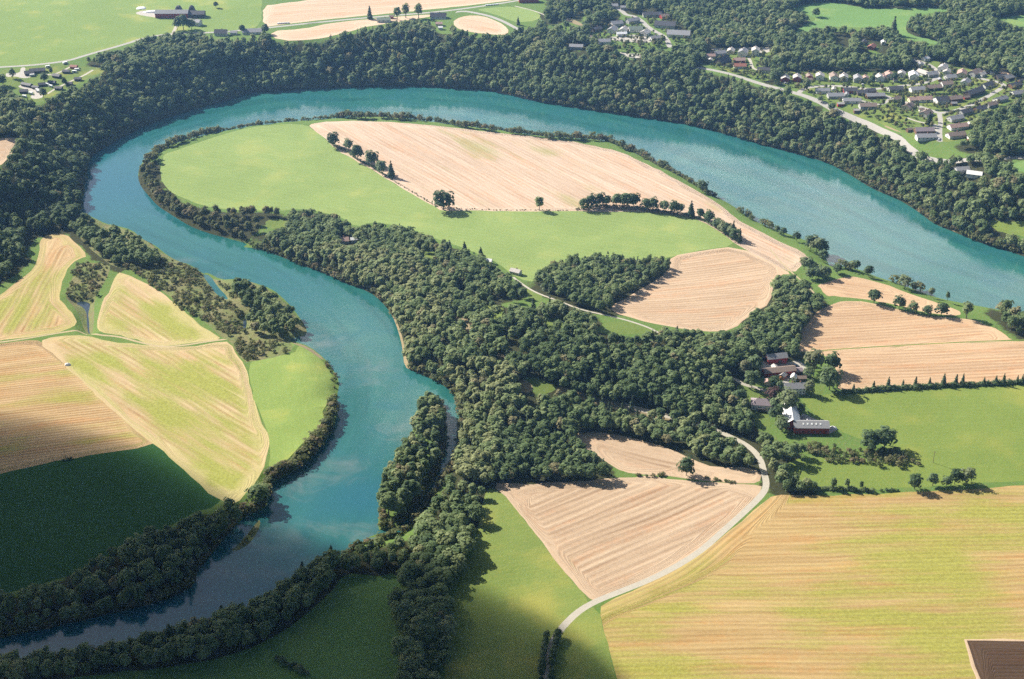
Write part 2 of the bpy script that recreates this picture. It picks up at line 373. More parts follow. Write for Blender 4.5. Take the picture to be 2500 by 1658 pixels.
field('stubble_field', 'D 1703,567 1620,578 1545,592 1548,625 1500,655 1440,690 1412,706 1412,716 1440,730 1500,745 1560,757 1600,762 1650,767 1690,762 1740,722 1778,700 1788,650 1802,634 1832,632 1790,612',
      's_mid', 'G 100,700 600,660', 'tan stubble field between the lone copse and the leafy tree belt', 'field')
field('stubble_field', 'G 950,545 1050,520 1180,482 1250,492 1400,532 1550,592 1700,642 1850,692 1940,732 1930,752 1850,752 1700,732 1550,692 1400,662 1290,642 1200,632 1100,625 1020,620 1000,580',
      's_east', 'G 1050,600 1600,680', 'narrow stubble strip along the river, above the row of bushes', 'field')
field('stubble_field', 'G 835,960 870,830 930,750 1000,700 1090,660 1180,650 1290,657 1380,682 1550,722 1700,757 1850,767 2000,777 2140,830 2230,870 2255,900 2300,922 1900,945 1500,965 1100,990 900,1006 840,1008',
      's_east', 'G 950,930 1900,870', 'domed stubble field above the thin green track east of the farm', 'field')
field('stubble_field', 'G 850,1012 950,1002 1100,987 1500,962 1900,942 2365,922 2600,915 2600,1180 2365,1196 2100,1216 1800,1226 1500,1242 1250,1252 1100,1262 1095,1222 1110,1160 1060,1060 980,1012',
      's_east', 'G 1100,1080 2300,1030', 'stubble field between the thin green track and the dark hedge', 'field')
field('meadow', 'G 830,1330 900,1302 1100,1285 1500,1262 2365,1225 2700,1210 D 2600,1105 2500,1108 2364,1110 2300,1113 2200,1119 2100,1126 2000,1131 1900,1131 1830,1122 1800,1080 1850,1055 1950,1060 2050,1060 2060,1035 1960,1005 1900,970',
      'm_right', 'D 1900,960 2364,950', 'bright green meadow beside the farm, below the dark hedge', 'meadow')
field('hay_field', 'D 1785,1140 1850,1144 1950,1143 2100,1136 2250,1129 2364,1120 2650,1105 2650,1780 1460,1780 1426,1568 1400,1480 1381,1400 1402,1390 1480,1356 1560,1317 1640,1263 1700,1214 1752,1166',
      's_big', 'J 700,720 2100,690', 'huge yellow green hay field with long wavy rows, lower right', 'field')
field('stubble_field', 'D 2222,1477 2364,1477 2650,1477 2650,1790 2292,1790 2252,1568', 's_mid', 'D 2240,1475 2364,1475', 'pale tan border strip round the dark ploughed patch', 'field', False)
field('ploughed_patch', 'D 2232,1480 2364,1480 2650,1480 2650,1780 2300,1780 2262,1568', 'plough', 'D 2240,1500 2364,1500', 'dark brown ploughed patch in the corner of the hay field', 'field', False)
field('stubble_field', 'D 1128,1117 1200,1117 1330,1112 1460,1102 1482,1097 1560,1107 1690,1117 1755,1122 1762,1132 1740,1165 1690,1214 1630,1261 1550,1308 1470,1347 1400,1381 1371,1392 1330,1350 1290,1300 1240,1240 1180,1160',
      's_knoll', 'I 1500,730 2100,480', 'fan shaped brown stubble field inside the bend of the farm road', 'field')
field('stubble_field', 'D 1318,998 1380,998 1450,1008 1540,1033 1600,1062 1650,1080 1730,1078 1755,1090 1757,1118 1690,1114 1560,1103 1485,1094 1440,1092 1390,1062 1340,1024',
      's_knoll', 'I 1700,90 2190,210', 'small stubble slope under the wood with one lone tree', 'field')
field('meadow', 'D 1122,1125 1150,1130 1180,1162 1240,1242 1290,1302 1364,1392 1340,1404 1300,1440 1284,1470 1262,1520 1250,1780 1000,1780 1028,1600 1028,1450 1055,1350 1100,1260 1112,1180',
      'm_low', 'D 1100,1400 1300,1350', 'green pasture wedge between the wooded strip and the farm road', 'meadow')
field('meadow', 'D 1376,1398 1398,1470 1412,1540 1430,1600 1450,1780 1275,1780 1275,1540 1292,1470 1312,1440 1345,1412', 'm_low', 'D 1300,1500 1400,1480', 'small green pasture between the farm road and the hay field', 'meadow')
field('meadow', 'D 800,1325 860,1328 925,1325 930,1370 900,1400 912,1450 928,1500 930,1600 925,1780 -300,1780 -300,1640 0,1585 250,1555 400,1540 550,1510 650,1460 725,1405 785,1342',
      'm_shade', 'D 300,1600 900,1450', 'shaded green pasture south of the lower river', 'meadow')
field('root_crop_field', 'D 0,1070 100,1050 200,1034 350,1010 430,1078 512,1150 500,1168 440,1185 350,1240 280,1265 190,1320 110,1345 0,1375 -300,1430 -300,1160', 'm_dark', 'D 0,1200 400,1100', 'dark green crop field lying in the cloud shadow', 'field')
field('stubble_field', 'D 0,1094 100,1071 200,1053 358,1030 345,1005 285,952 205,877 140,815 95,788 60,785 0,795 -300,830 -300,1158', 's_west2', 'E 100,1400 700,1330', 'raked stubble field at the left edge, half in cloud shadow', 'field')
field('hay_field', 'D 88,791 130,775 200,775 250,788 350,798 430,803 520,788 532,793 546,820 568,840 578,900 600,970 622,1010 620,1040 605,1090 580,1130 545,1165 502,1156 421,1083 359,1029 331,1009 271,959 191,884 131,824',
      's_west', 'E 700,1150 1300,1520', 'striped yellow hay field with long diagonal swaths', 'field')
field('hay_field', 'E 820,455 900,490 1050,560 1200,680 1350,800 1450,880 1515,912 1350,930 1150,965 1000,945 900,905 800,880 665,870 660,820 680,700 740,570 790,480',
      's_west', 'E 860,560 1300,850', 'yellow hay field above the field track, beside the marsh', 'field')
field('hay_field', 'E 280,210 440,190 520,270 610,345 530,370 470,420 430,500 395,600 420,660 480,720 530,790 500,830 380,868 200,895 0,925 -400,985 -400,800 -50,640 60,570 150,500 240,430 265,330',
      's_left', 'E 150,760 360,380', 'curving hay field beside the steep dark wood', 'field')
field('meadow', 'D 572,842 600,827 680,817 687,797 715,807 748,837 772,877 776,900 766,925 750,945 745,970 715,1008 675,1050 637,1080 617,1092 627,1020 607,972 582,900', 'm_bank', 'D 600,850 640,1060', 'light green ley between the hay field and the river bend', 'meadow')
field('meadow', 'D -400,175 0,154 100,147 160,140 200,127 290,102 330,88 400,76 470,76 540,70 604,62 604,0 602,-120 -400,-120', 'm_top', 'D 100,100 500,40', 'big green pasture on the plateau, top left', 'meadow')
field('stubble_field', 'D 608,13 640,10 760,-6 1000,-34 1150,-40 1240,-30 1205,-2 1100,11 1000,21 900,31 760,44 650,57 608,63', 's_top', 'D 700,30 1100,0', 'pale stubble field on the plateau above the straight road', 'field')
field('stubble_field', 'D 622,72 700,67 760,54 850,44 1000,32 1000,38 850,60 800,75 740,92 640,96', 's_top', 'D 650,75 850,50', 'thin strip of stubble between the plateau road and the wood', 'field')
field('meadow', 'B 1000,66 1100,52 1270,43 1460,92 1430,140 1290,152 1250,140 1120,92', 'm_loop', 'B 1100,60 1400,100', 'small green meadow by the curving plateau road', 'meadow')
field('stubble_field', 'B 840,155 900,112 1000,103 1100,122 1200,172 1240,215 1200,240 1050,230 900,205', 's_top', 'B 900,140 1150,180', 'tan field inside the curve of the plateau road', 'field')
field('meadow', 'C 770,62 900,22 1100,16 1200,42 1400,62 1650,52 1860,62 1870,82 1700,92 1600,112 1560,162 1580,240 1780,275 1800,312 1700,292 1540,262 1500,202 1420,172 1300,192 1180,182 1050,182 930,202 800,242 775,232 880,162 960,132 900,102 850,82', 'm_hill', 'C 900,60 1600,80', 'hilly green pasture above the village', 'meadow')
field('meadow', 'C 2120,132 2365,102 2600,90 2600,180 2365,192 2250,152', 'm_hill', 'C 2150,130 2300,120', 'green pasture at the top right edge among dark woods', 'meadow')
field('meadow', 'G 2125,100 2240,120 2365,112 2500,115 2500,260 2365,212 2310,202 2200,182 2140,152', 'm_right', 'G 2200,130 2365,150', 'small green clearing by the far river bank at the right edge', 'meadow')
field('meadow', 'C 2245,1130 2365,1085 2480,1090 2480,1180 2330,1165', 'm_hill', 'C 2250,1100 2365,1100', 'little green meadow at the right edge beside the road', 'meadow')
field('stubble_field', 'A -300,950 0,940 135,940 100,1010 60,1080 0,1130 -300,1180', 's_mid', 'A 0,1000 100,1000', 'bit of stubble field on the plateau at the left edge', 'field')
field('stubble_field', 'C 2140,450 2180,455 2270,500 2250,520 2190,490', 's_mid', 'C 2150,460 2250,500', 'sandy bare strip above the village, right', 'field')

PATCHES = [  # kind, material, outline
    ('marsh', 'marsh', 'E 470,140 560,70 640,90 720,140 900,180 1000,250 1130,345 1300,420 1390,480 1500,515 1650,505 1750,540 1880,615 1980,710 2080,840 2085,885 1960,925 2000,985 1900,1030 1740,1060 1650,1070 1560,920 1500,900 1400,800 1200,655 1050,545 900,440 770,420 700,370 600,290'),
    ('marsh', 'marsh', 'E 520,390 750,400 740,470 690,560 640,660 640,760 625,880 580,870 540,760 480,670 440,620 490,500'),
    ('marsh', 'marsh', 'D 531,1272 545,1262 570,1235 590,1210 600,1198 601,1212 590,1237 575,1256 553,1271'),
    ('yard', 'yard', '1 390,400 430,280 520,230 620,330 700,345 850,300 1100,240 1200,240 1340,360 1320,470 1150,470 1050,520 980,620 1000,700 860,700 880,560 760,540 420,400'),
    ('yard', 'yard', '1 1150,1470 1220,1250 1300,1270 1450,1340 1640,1420 1920,1560 1760,1650 1640,1640 1250,1600'),
    ('yard', 'yard', '6 110,380 200,370 380,380 400,270 490,270 480,360 620,430 560,470 420,480 300,440 110,460'),
    ('yard', 'yard', '6 330,640 420,600 680,700 830,800 800,860 640,880 560,830 700,770 480,690'),
    ('yard', 'yard', '7 150,180 280,140 560,160 1060,160 1130,230 1060,250 560,255 270,215'),
    ('yard', 'yard', '5 230,220 420,215 640,215 1100,205 1500,205 1500,250 1300,320 1200,300 1190,240 640,240 350,260'),
    ('yard', 'yard', '4 620,610 880,600 1200,560 1420,640 1480,650 1400,700 1200,700 860,680'),
    ('yard', 'yard', '4 860,850 1000,880 1280,880 1260,950 1060,960'),
    ('yard', 'yard', '3 820,1230 940,1230 1030,1430 980,1530 900,1500 830,1420 930,1380'),
    ('clearing', 'sand', 'F 1540,1225 1850,1305 2100,1385 2330,1445 2320,1470 2050,1410 1800,1345 1560,1270'), ('lawn', 'lawn', 'F 1300,1180 1400,1165 1580,1235 1500,1285 1400,1290'), ('clearing', 'sand', 'F 850,720 950,745 1010,820 970,890 900,850 845,790'), ('lawn', 'lawn', 'F 1060,680 1190,690 1210,770 1110,780'), ('lawn', 'lawn', 'F 1450,780 1600,760 1640,830 1520,860'), ('clearing', 'sand', 'F 960,890 1060,880 1090,970 1000,990'), ('lawn', 'lawn', 'F 640,300 720,290 740,370 660,380'), ('clearing', 'sand', 'F 820,740 880,760 940,800 920,830 860,810'), ('clearing', 'sand', 'F 960,870 1010,890 1040,950 1000,960'),
    ('clearing', 'sand', 'F 1140,1000 1200,1020 1210,1060 1160,1040'), ('clearing', 'sand', 'F 1280,1210 1330,1180 1400,1230 1380,1280 1300,1270'),
    ('clearing', 'sand', 'C 1400,850 1500,850 1600,890 1560,910 1460,880'), ('clearing', 'sand', 'B 1590,130 1640,120 1740,165 1720,180'),
    ('shore', 'sand', 'B 1100,612 1200,634 1420,690 1420,680 1210,626 1110,606'), ('shore', 'sand', 'F 430,735 480,860 510,980 520,1100 580,1130 545,1080 525,980 500,870 450,745'),
    ('shore', 'sand', 'G 1600,0 1750,108 1900,186 1900,178 1760,100 1620,0'), ('shore', 'sand', 'E 1960,925 2100,965 2200,1045 2190,1055 2090,985 1990,945'),
    ('lawn', 'lawn', 'C 700,490 960,480 1200,490 1600,480 1640,420 1720,400 1850,440 2000,470 2200,520 2365,540 2365,650 2250,700 2100,750 2050,800 2010,900 1950,950 1800,970 1640,970 1540,900 1400,840 1200,780 1000,680 850,610 700,570'),
    ('lawn', 'lawn', 'C 190,330 680,325 680,370 520,390 560,440 650,480 640,560 520,530 370,490 230,450'),
    ('lawn', 'lawn', '6 0,300 400,300 1240,170 1300,240 1900,270 2050,340 1700,470 1400,620 1100,760 900,900 700,950 500,900 330,700 130,640 0,560'),
    ('lawn', 'lawn', '1 0,700 100,690 560,840 560,980 300,960 200,1050 250,1150 330,1180 620,1230 640,1568 350,1568 300,1300 180,1150 0,900'),
    ('lawn', 'lawn', '1 1000,640 1300,620 1450,540 1650,560 1680,880 1440,900 1250,880 1260,700'),
    ('lawn', 'lawn', 'E 1800,100 1950,95 1960,155 1810,165'), ('lawn', 'lawn', 'F 1330,560 1460,610 1450,650 1380,640'), ('lawn', 'lawn', 'F 1800,860 1900,790 2100,800 2240,870 2100,880 1900,880'),
]
ROADS = [  # name, line, width, material, label
    ('road', 'D 1248,1780 1254,1620 1260,1550 1270,1500 1285,1465 1310,1435 1340,1408 1380,1386 1440,1363 1500,1339 1560,1309 1620,1271 1670,1226 1720,1181 1760,1143 1771,1120 1764,1090 1756,1060 1740,1040 1720,1025 1690,1010 1650,990 1560,965 1440,935', 4.6, 'gravel', 'pale gravel farm road curving past the stubble field'),
    ('road', 'D 1680,870 1 0,610 100,690 340,750 580,830 760,960 900,1180', 3.4, 'gravel', 'farm drive leading to the white houses'),
    ('road', 'D 1185,640 1200,652 1235,675 1290,695 1340,715 1400,728 1450,740 1500,757 1520,768', 2.4, 'gravel', 'narrow gravel lane along the edge of the middle wood'),
    ('road', 'D -400,180 -100,162 0,155 55,152 100,148 160,140 200,127 290,102 330,88 400,76 480,76 605,66 760,49 900,36 1050,24 1200,2 1260,-15', 5.0, 'asphalt', 'straight pale road across the plateau'),
    ('road', 'B 880,80 930,76 980,83 1100,108 1200,148 1280,192 1350,225', 5.5, 'asphalt', 'curving plateau road branching down to the wood'),
    ('path', 'B 1270,41 1400,72 1480,104', 2.5, 'gravel', 'thin track edging the small plateau meadow'),
    ('road', 'C 150,460 250,475 400,510 530,555 650,590 760,618 840,640 900,660 1000,702 1080,750 1200,800 1300,840 1400,890 1520,940 1570,1000 1640,1055 1700,1082 1780,1097 1900,1100 2100,1090 2240,1072 2365,1068 2600,1060', 6.6, 'asphalt', 'main valley road below the village'),
    ('road', 'C 830,635 870,600 940,588 1080,582 1200,592 1290,605 1400,602 1550,582 1680,567 1760,542 1785,505 1760,462 1700,430 1600,402', 5.5, 'asphalt', 'upper village street curling round the top houses'),
    ('road', 'C 1290,605 1370,632 1450,662 1550,692 1650,722 1740,752 1790,770 1880,757 1990,722 2090,672 2190,612 2240,582 2190,556 2100,540 2050,530', 5.5, 'asphalt', 'village street looping to the east houses'),
    ('road', 'C 1790,770 1800,830 1792,880 1795,960', 5.0, 'asphalt', 'short village side street running down to the terraces'),
    ('road', 'C 1450,665 1440,690 1380,715 1290,690 1230,680', 4.0, 'asphalt', 'little village cul-de-sac'),
    ('path', 'C 1570,800 1640,826 1710,840', 3.0, 'gravel', 'gravel drive under the village spruces'),
    ('road', '4 820,110 920,170 1000,250 1130,260 1270,350 1350,440 1480,520 1600,580 1680,660 1720,780', 6.5, 'asphalt', 'street through the far hamlet'),
    ('path', '5 1000,400 1040,470 1060,560 1100,610 1190,640', 3.5, 'gravel', 'drive from the upper houses to the grey roofed house'),
    ('path', '6 1380,240 1200,340 1000,420 840,400', 3.0, 'gravel', 'grassy campsite lane, upper'), ('path', '6 1780,320 1600,430 1300,560 1060,680 900,780', 3.0, 'gravel', 'grassy campsite lane along the wood edge'),
    ('path', '7 730,360 700,420 680,470', 4.0, 'gravel', 'short drive up to the plateau farm'),
    ('path', 'E -300,960 0,935 200,905 380,873 480,858 560,866 660,885 800,892 950,935 1100,968 1250,955 1400,930 1520,915', 2.2, 'earth', 'earth field track between the two hay fields'),
    ('path', 'G 840,1006 950,995 1100,980 1500,955 1900,935 2365,917 2600,908', 1.5, 'lawn', 'thin grassy track dividing the two east stubble fields'),
    ('path', 'G 640,300 720,400 800,470 870,530 940,600', 1.6, 'earth', 'faint track along the edge of the loop stubble'),
]
for f in FIELDS:
    w = G(f['px']); f['poly'] = dens(smooth(w, True) if f['sm'] else w, 9, True); f['poly'] = f['poly'] + RNG.normal(size=f['poly'].shape) * .55
for_patch = [(k, m, smooth(G(s), True)) for k, m, s in PATCHES]
road_lines = [(n, smooth(G(s), False, 2), w, m, l) for n, s, w, m, l in ROADS]
SHADES = None
def road_sides(line, w):
    t = np.gradient(line, axis=0); t /= np.maximum(np.hypot(t[:, 0], t[:, 1]), 1e-6)[:, None]
    nrm = np.stack([-t[:, 1], t[:, 0]], 1) * w / 2
    return line + nrm, line - nrm

pts, edges = [], []
def add_line(l, closed):
    i0 = len(pts); pts.extend(l.tolist()); n = len(l)
    edges.extend((i0 + i, i0 + (i + 1) % n) for i in range(n if closed else n - 1))
for q in WATER + LANDS: add_line(dens(q, 12, True), True)
for f in FIELDS: add_line(dens(f['poly'], 16, True), True)
for k, m, q in for_patch: add_line(dens(q, 16, True), True)
for n, l, w, m, lab in road_lines:
    for sd in road_sides(dens(l, 14, False), w): add_line(sd, False)
gx, gy = np.meshgrid(np.arange(-1050, 1051, 13.0), np.arange(380, 2500, 13.0))
gp = np.stack([gx.ravel(), gy.ravel()], 1) + RNG.uniform(-3, 3, (gx.size, 2))
c1, c2 = np.meshgrid(np.arange(-6000, 6001, 260.0), np.arange(-3500, 9001, 260.0))
cp = np.stack([c1.ravel(), c2.ravel()], 1); cp = cp[(np.abs(cp[:, 0]) > 1150) | (cp[:, 1] < 280) | (cp[:, 1] > 2600)]
pts = [Vector(p) for p in pts + gp.tolist() + cp.tolist()]
V2, _, F2, *_ = delaunay_2d_cdt(pts, edges, [], 0, 1e-3)
V2 = np.array([tuple(v) for v in V2]); F2 = np.array([tuple(f) for f in F2 if len(f) == 3])
cen = V2[F2].mean(1)
reg = np.full(len(F2), -1)            # -1 ground, -2 water, 1000+ roads, 500+ patches, 0+ fields
for i, (k, m, q) in enumerate(for_patch): reg[inside(cen, q)] = 500 + i
for i, f in enumerate(FIELDS): reg[inside(cen, f['poly'])] = i
for i, (k, m, q) in enumerate(for_patch):
    if k in ('marsh', 'yard', 'shore'): reg[inside(cen, q)] = 500 + i
for i, (n, l, w, m, lab) in enumerate(road_lines): reg[dist_line(cen, dens(l, 14, False)) < w / 2 * 1.02] = 1000 + i
reg[in_water(cen)] = -2
Z2 = height(V2)
wv = np.unique(F2[reg == -2]); Z2[wv] = 0.0
V3 = np.column_stack([V2, Z2])
up = np.cross(V3[F2[:, 1]] - V3[F2[:, 0]], V3[F2[:, 2]] - V3[F2[:, 0]])[:, 2] < 0
F2[up] = F2[up][:, ::-1]
def submesh(name, sel, matk, attrs):
    fs = F2[sel]; vi, inv = np.unique(fs, return_inverse=True)
    me = mesh_np(name, V3[vi], [inv.reshape(-1, 3)]); me.materials.append(M[matk])
    for k, arr in attrs(V2[vi]).items():
        a = me.attributes.new(k, 'FLOAT', 'POINT'); a.data.foreach_set('value', np.asarray(arr, np.float32))
    o = bpy.data.objects.new(name, me); link(o); return o
for i, f in enumerate(FIELDS):
    r = G(f['rows']); d = r[1] - r[0]; d /= np.hypot(*d); nv = np.array([-d[1], d[0]])
    poly = f['poly']; L = np.concatenate([[0], np.cumsum(np.hypot(*(np.roll(poly, -1, 0) - poly).T))])
    ref = road_lines[0][1] if f['mat'] == 's_big' else None
    def at(v, poly=poly, d=d, nv=nv, r=r, ref=ref):
        c = v - r[0]
        return dict(row=c @ nv, along=c @ d, edge=dist_line(v, poly, True) if ref is None else np.minimum(dist_line(v, ref) - 3, dist_line(v, poly, True) + 18), ring=np.arctan2(*(v - poly.mean(0)).T) * 60)
    if (reg == i).any():
        tag(submesh(f['name'], reg == i, f['mat'], at), f['label'], f['cat'], kind='structure')
for kk in ('marsh', 'yard', 'clearing', 'shore', 'lawn'):
    ids = [500 + i for i, q in enumerate(for_patch) if q[0] == kk]
    sel = np.isin(reg, ids)
    nm = {'marsh': 'marsh_ground', 'yard': 'gravel_yard', 'clearing': 'bare_ground', 'shore': 'river_shore', 'lawn': 'lawn_ground'}[kk]
    lb = {'marsh': 'brown green marsh ground with pools beside the river', 'yard': 'pale gravel yards around the farms and houses', 'clearing': 'sandy bare clearings in the woods',
          'shore': 'thin strips of pale river shore', 'lawn': 'mown green lawns around the village and campsite'}[kk]
    tag(submesh(nm, sel, [q[1] for q in for_patch if q[0] == kk][0], lambda v: dict(row=v[:, 0], along=v[:, 1])), lb, 'ground', kind='structure')
for i, (n, l, w, m, lab) in enumerate(road_lines):
    if (reg == 1000 + i).any():
        tag(submesh(n, reg == 1000 + i, m, lambda v: dict(row=v[:, 0], along=v[:, 1])), lab, 'road' if n == 'road' else 'path', kind='structure')
SHALLOWS = [('E 1250,380', 35, 12), ('E 1450,480', 30, 12), ('D 720,950', 30, 40), ('D 690,1120', 30, 30), ('D 620,1240', 45, 22), ('D 560,1320', 50, 16), ('D 470,1380', 40, 12), ('D 780,1220', 45, 12), ('D 750,1300', 30, 10),
            ('D 920,990', 25, 28), ('D 1040,980', 10, 35), ('D 800,1080', 22, 30), ('D 870,860', 20, 40), ('D 850,1240', 40, 9), ('D 700,1080', 30, 25), ('D 2080,900', 1, 1), ('D 730,790', 40, 18)]
SHALLOWS = [(flat(P(s))[0], rx, ry) for s, rx, ry in SHALLOWS]
DEEPS = [('D 300,430', 120, 90), ('D 350,1440', 200, 70), ('D 840,1150', 40, 30), ('D 560,1390', 90, 30), ('D 230,420', 50, 130)]
DEEPS = [(flat(P(s))[0], rx, ry) for s, rx, ry in DEEPS]
mid_l = smooth(flat(P('D -100,1530 250,1470 480,1380 640,1250 720,1150 810,1000 850,900 850,800 760,690 620,600 400,530 270,460 260,390 380,310 600,250 900,235 1200,260 1500,330 1800,440 2100,580 2364,670 2900,850')), False, 2)
def wat(v):
    sh = np.zeros(len(v)); dp = np.zeros(len(v))
    for c, rx, ry in SHALLOWS: sh = np.maximum(sh, np.exp(-((v[:, 0] - c[0]) / rx) ** 2 - ((v[:, 1] - c[1]) / ry) ** 2))
    for c, rx, ry in DEEPS: dp = np.maximum(dp, np.exp(-((v[:, 0] - c[0]) / rx) ** 2 - ((v[:, 1] - c[1]) / ry) ** 2))
    a, b = mid_l[:-1], mid_l[1:]; L = np.hypot(*(b - a).T); s0 = np.concatenate([[0], np.cumsum(L)[:-1]])
    t = np.clip(((v[:, None] - a) * (b - a)).sum(2) / L ** 2, 0, 1); q = a + t[..., None] * (b - a)
    dd = np.hypot(*np.moveaxis(v[:, None] - q, 2, 0)); k = dd.argmin(1); i = np.arange(len(v))
    cr = (b - a)[k, 0] * (v - a[k])[:, 1] - (b - a)[k, 1] * (v - a[k])[:, 0]
    return dict(shallow=sh, deep=dp, flow=s0[k] + t[i, k] * L[k], across=dd[i, k] * np.sign(cr))
pool = (reg == -2) & (inside(cen, pond) | inside(cen, rill))
M['pool'] = M['water'].copy(); M['pool'].name = 'dark_pool_water'
for nd in M['pool'].node_tree.nodes:
    if nd.type == 'BSDF_PRINCIPLED':
        for l in list(nd.inputs['Base Color'].links): M['pool'].node_tree.links.remove(l)
        nd.inputs['Base Color'].default_value = (.02, .035, .05, 1)
tag(submesh('pool_water', pool, 'pool', wat), 'small dark pool and ditch between the two left hay fields', 'pool', kind='structure')
tag(submesh('river_water', (reg == -2) & ~pool, 'water', wat), 'turquoise glacial river winding round the fields', 'river', kind='structure')

# ------------------------------------------------------------------ tree templates (unit height)
def quads_at(c, nrm, size, rng, stretch=1.0):
    n = len(c); nrm = nrm / np.linalg.norm(nrm, axis=1)[:, None]
    a = np.cross(nrm, rng.normal(size=(n, 3))); a /= np.linalg.norm(a, axis=1)[:, None]; b = np.cross(nrm, a)
    sa = (size * rng.uniform(.7, 1.3, n))[:, None]; sb = sa * stretch * rng.uniform(.6, 1.1, n)[:, None]
    k = nrm * (rng.uniform(-.25, .25, n)[:, None] * sa)
    return np.stack([c - a * sa - b * sb, c + a * sa - b * sb + k, c + a * sa + b * sb, c - a * sa + b * sb + k], 1)
def broadleaf(seed, nq, width=.36, base=.22, lobes=9, size=.052, tall=1.0):
    """domed crown: a main dome with leafy lobes budding out of it, gaps between"""
    rng = np.random.default_rng(seed); out = []
    C = np.array([0, 0, base + (1 - base) * .48]); A = np.array([width * .86, width * .86, (1 - base) * .47])
    L = [(C, A * .88, .34)]
    for i in range(lobes):
        th = 6.2832 * (i * .618 + rng.uniform(-.1, .1)); ph = math.asin(np.clip(-.45 + 1.4 * (i + .5) / lobes, -1, 1))
        d = np.array([math.cos(th) * math.cos(ph), math.sin(th) * math.cos(ph), math.sin(ph)])
        r = rng.uniform(.34, .56) * width
        L.append((C + d * A * rng.uniform(.62, .95), np.array([r, r, r * min(tall, 1.2)]), .66 / lobes))
    for c, r, share in L:
        k = max(5, int(nq * share)); d = rng.normal(size=(k, 3)); d /= np.linalg.norm(d, axis=1)[:, None]; d[:, 2] = np.where(d[:, 2] < -.5, -d[:, 2], d[:, 2])
        p = c + d * r * rng.uniform(.8, 1.06, k)[:, None]; p[:, 2] = np.clip(p[:, 2], base * .5, 1.0)
        m = (p - C) / A; m /= np.maximum(np.linalg.norm(m, axis=1), 1e-6)[:, None]
        out.append(quads_at(p, d * .6 + m * .5 + rng.normal(size=(k, 3)) * .24 + np.array([0, 0, .5]), size, rng))
    return np.concatenate(out)
def spruce(seed, nq, width=.17, base=.06):
    rng = np.random.default_rng(seed)
    z = 1 - np.sqrt(rng.uniform(0, 1, nq)) * (1 - base); th = rng.uniform(0, 6.283, nq)
    lay = (1 + .22 * np.sin(z * 60)); r = width * (1 - z) ** .85 * rng.uniform(.55, 1.08, nq) * lay
    p = np.stack([r * np.cos(th), r * np.sin(th), z], 1)
    d = np.stack([np.cos(th), np.sin(th), np.full(nq, .9)], 1) + rng.normal(size=(nq, 3)) * .35
    return quads_at(p, d, .034, rng, 1.2)
def shrubby(seed, nq): return broadleaf(seed, nq, .62, .0, 7, .10, .75)
def trunk_np(h=.45, r=.022, sides=5, limbs=True, seed=0):
    rng = np.random.default_rng(seed); V, F = [], []
    def tube(p0, p1, r0, r1):
        i0 = len(V); d = np.array(p1) - p0; d = d / np.linalg.norm(d); a = np.cross(d, [.3, .9, .1]); a /= np.linalg.norm(a); b = np.cross(d, a)
        for p, rr in ((p0, r0), (p1, r1)):
            for s in range(sides):
                an = 6.2832 * s / sides; V.append(np.array(p) + (a * math.cos(an) + b * math.sin(an)) * rr)
        for s in range(sides): F.append((i0 + s, i0 + (s + 1) % sides, i0 + sides + (s + 1) % sides, i0 + sides + s))
    tube((0, 0, -.04), (.01, .005, h), r, r * .6)
    if limbs:
        for k in range(5):
            th = rng.uniform(0, 6.28); z0 = h * rng.uniform(.6, 1); tube((.01, .005, z0), (math.cos(th) * .2, math.sin(th) * .2, z0 + rng.uniform(.15, .35)), r * .45, r * .15)
    return np.array(V), np.array(F)

FAR_B = [broadleaf(s, 150, random.uniform(.30, .38), .15, size=.066) for s in range(8)]
MID_B = [broadleaf(20 + s, 260, random.uniform(.30, .40), .15, size=.052) for s in range(8)]
TALL_B = [broadleaf(40 + s, 260, random.uniform(.20, .25), .08, 10, .042, 1.5) for s in range(4)]
FAR_S = [spruce(60 + s, 110) for s in range(4)]
SHRUB_T = [shrubby(70 + s, 90) for s in range(5)]

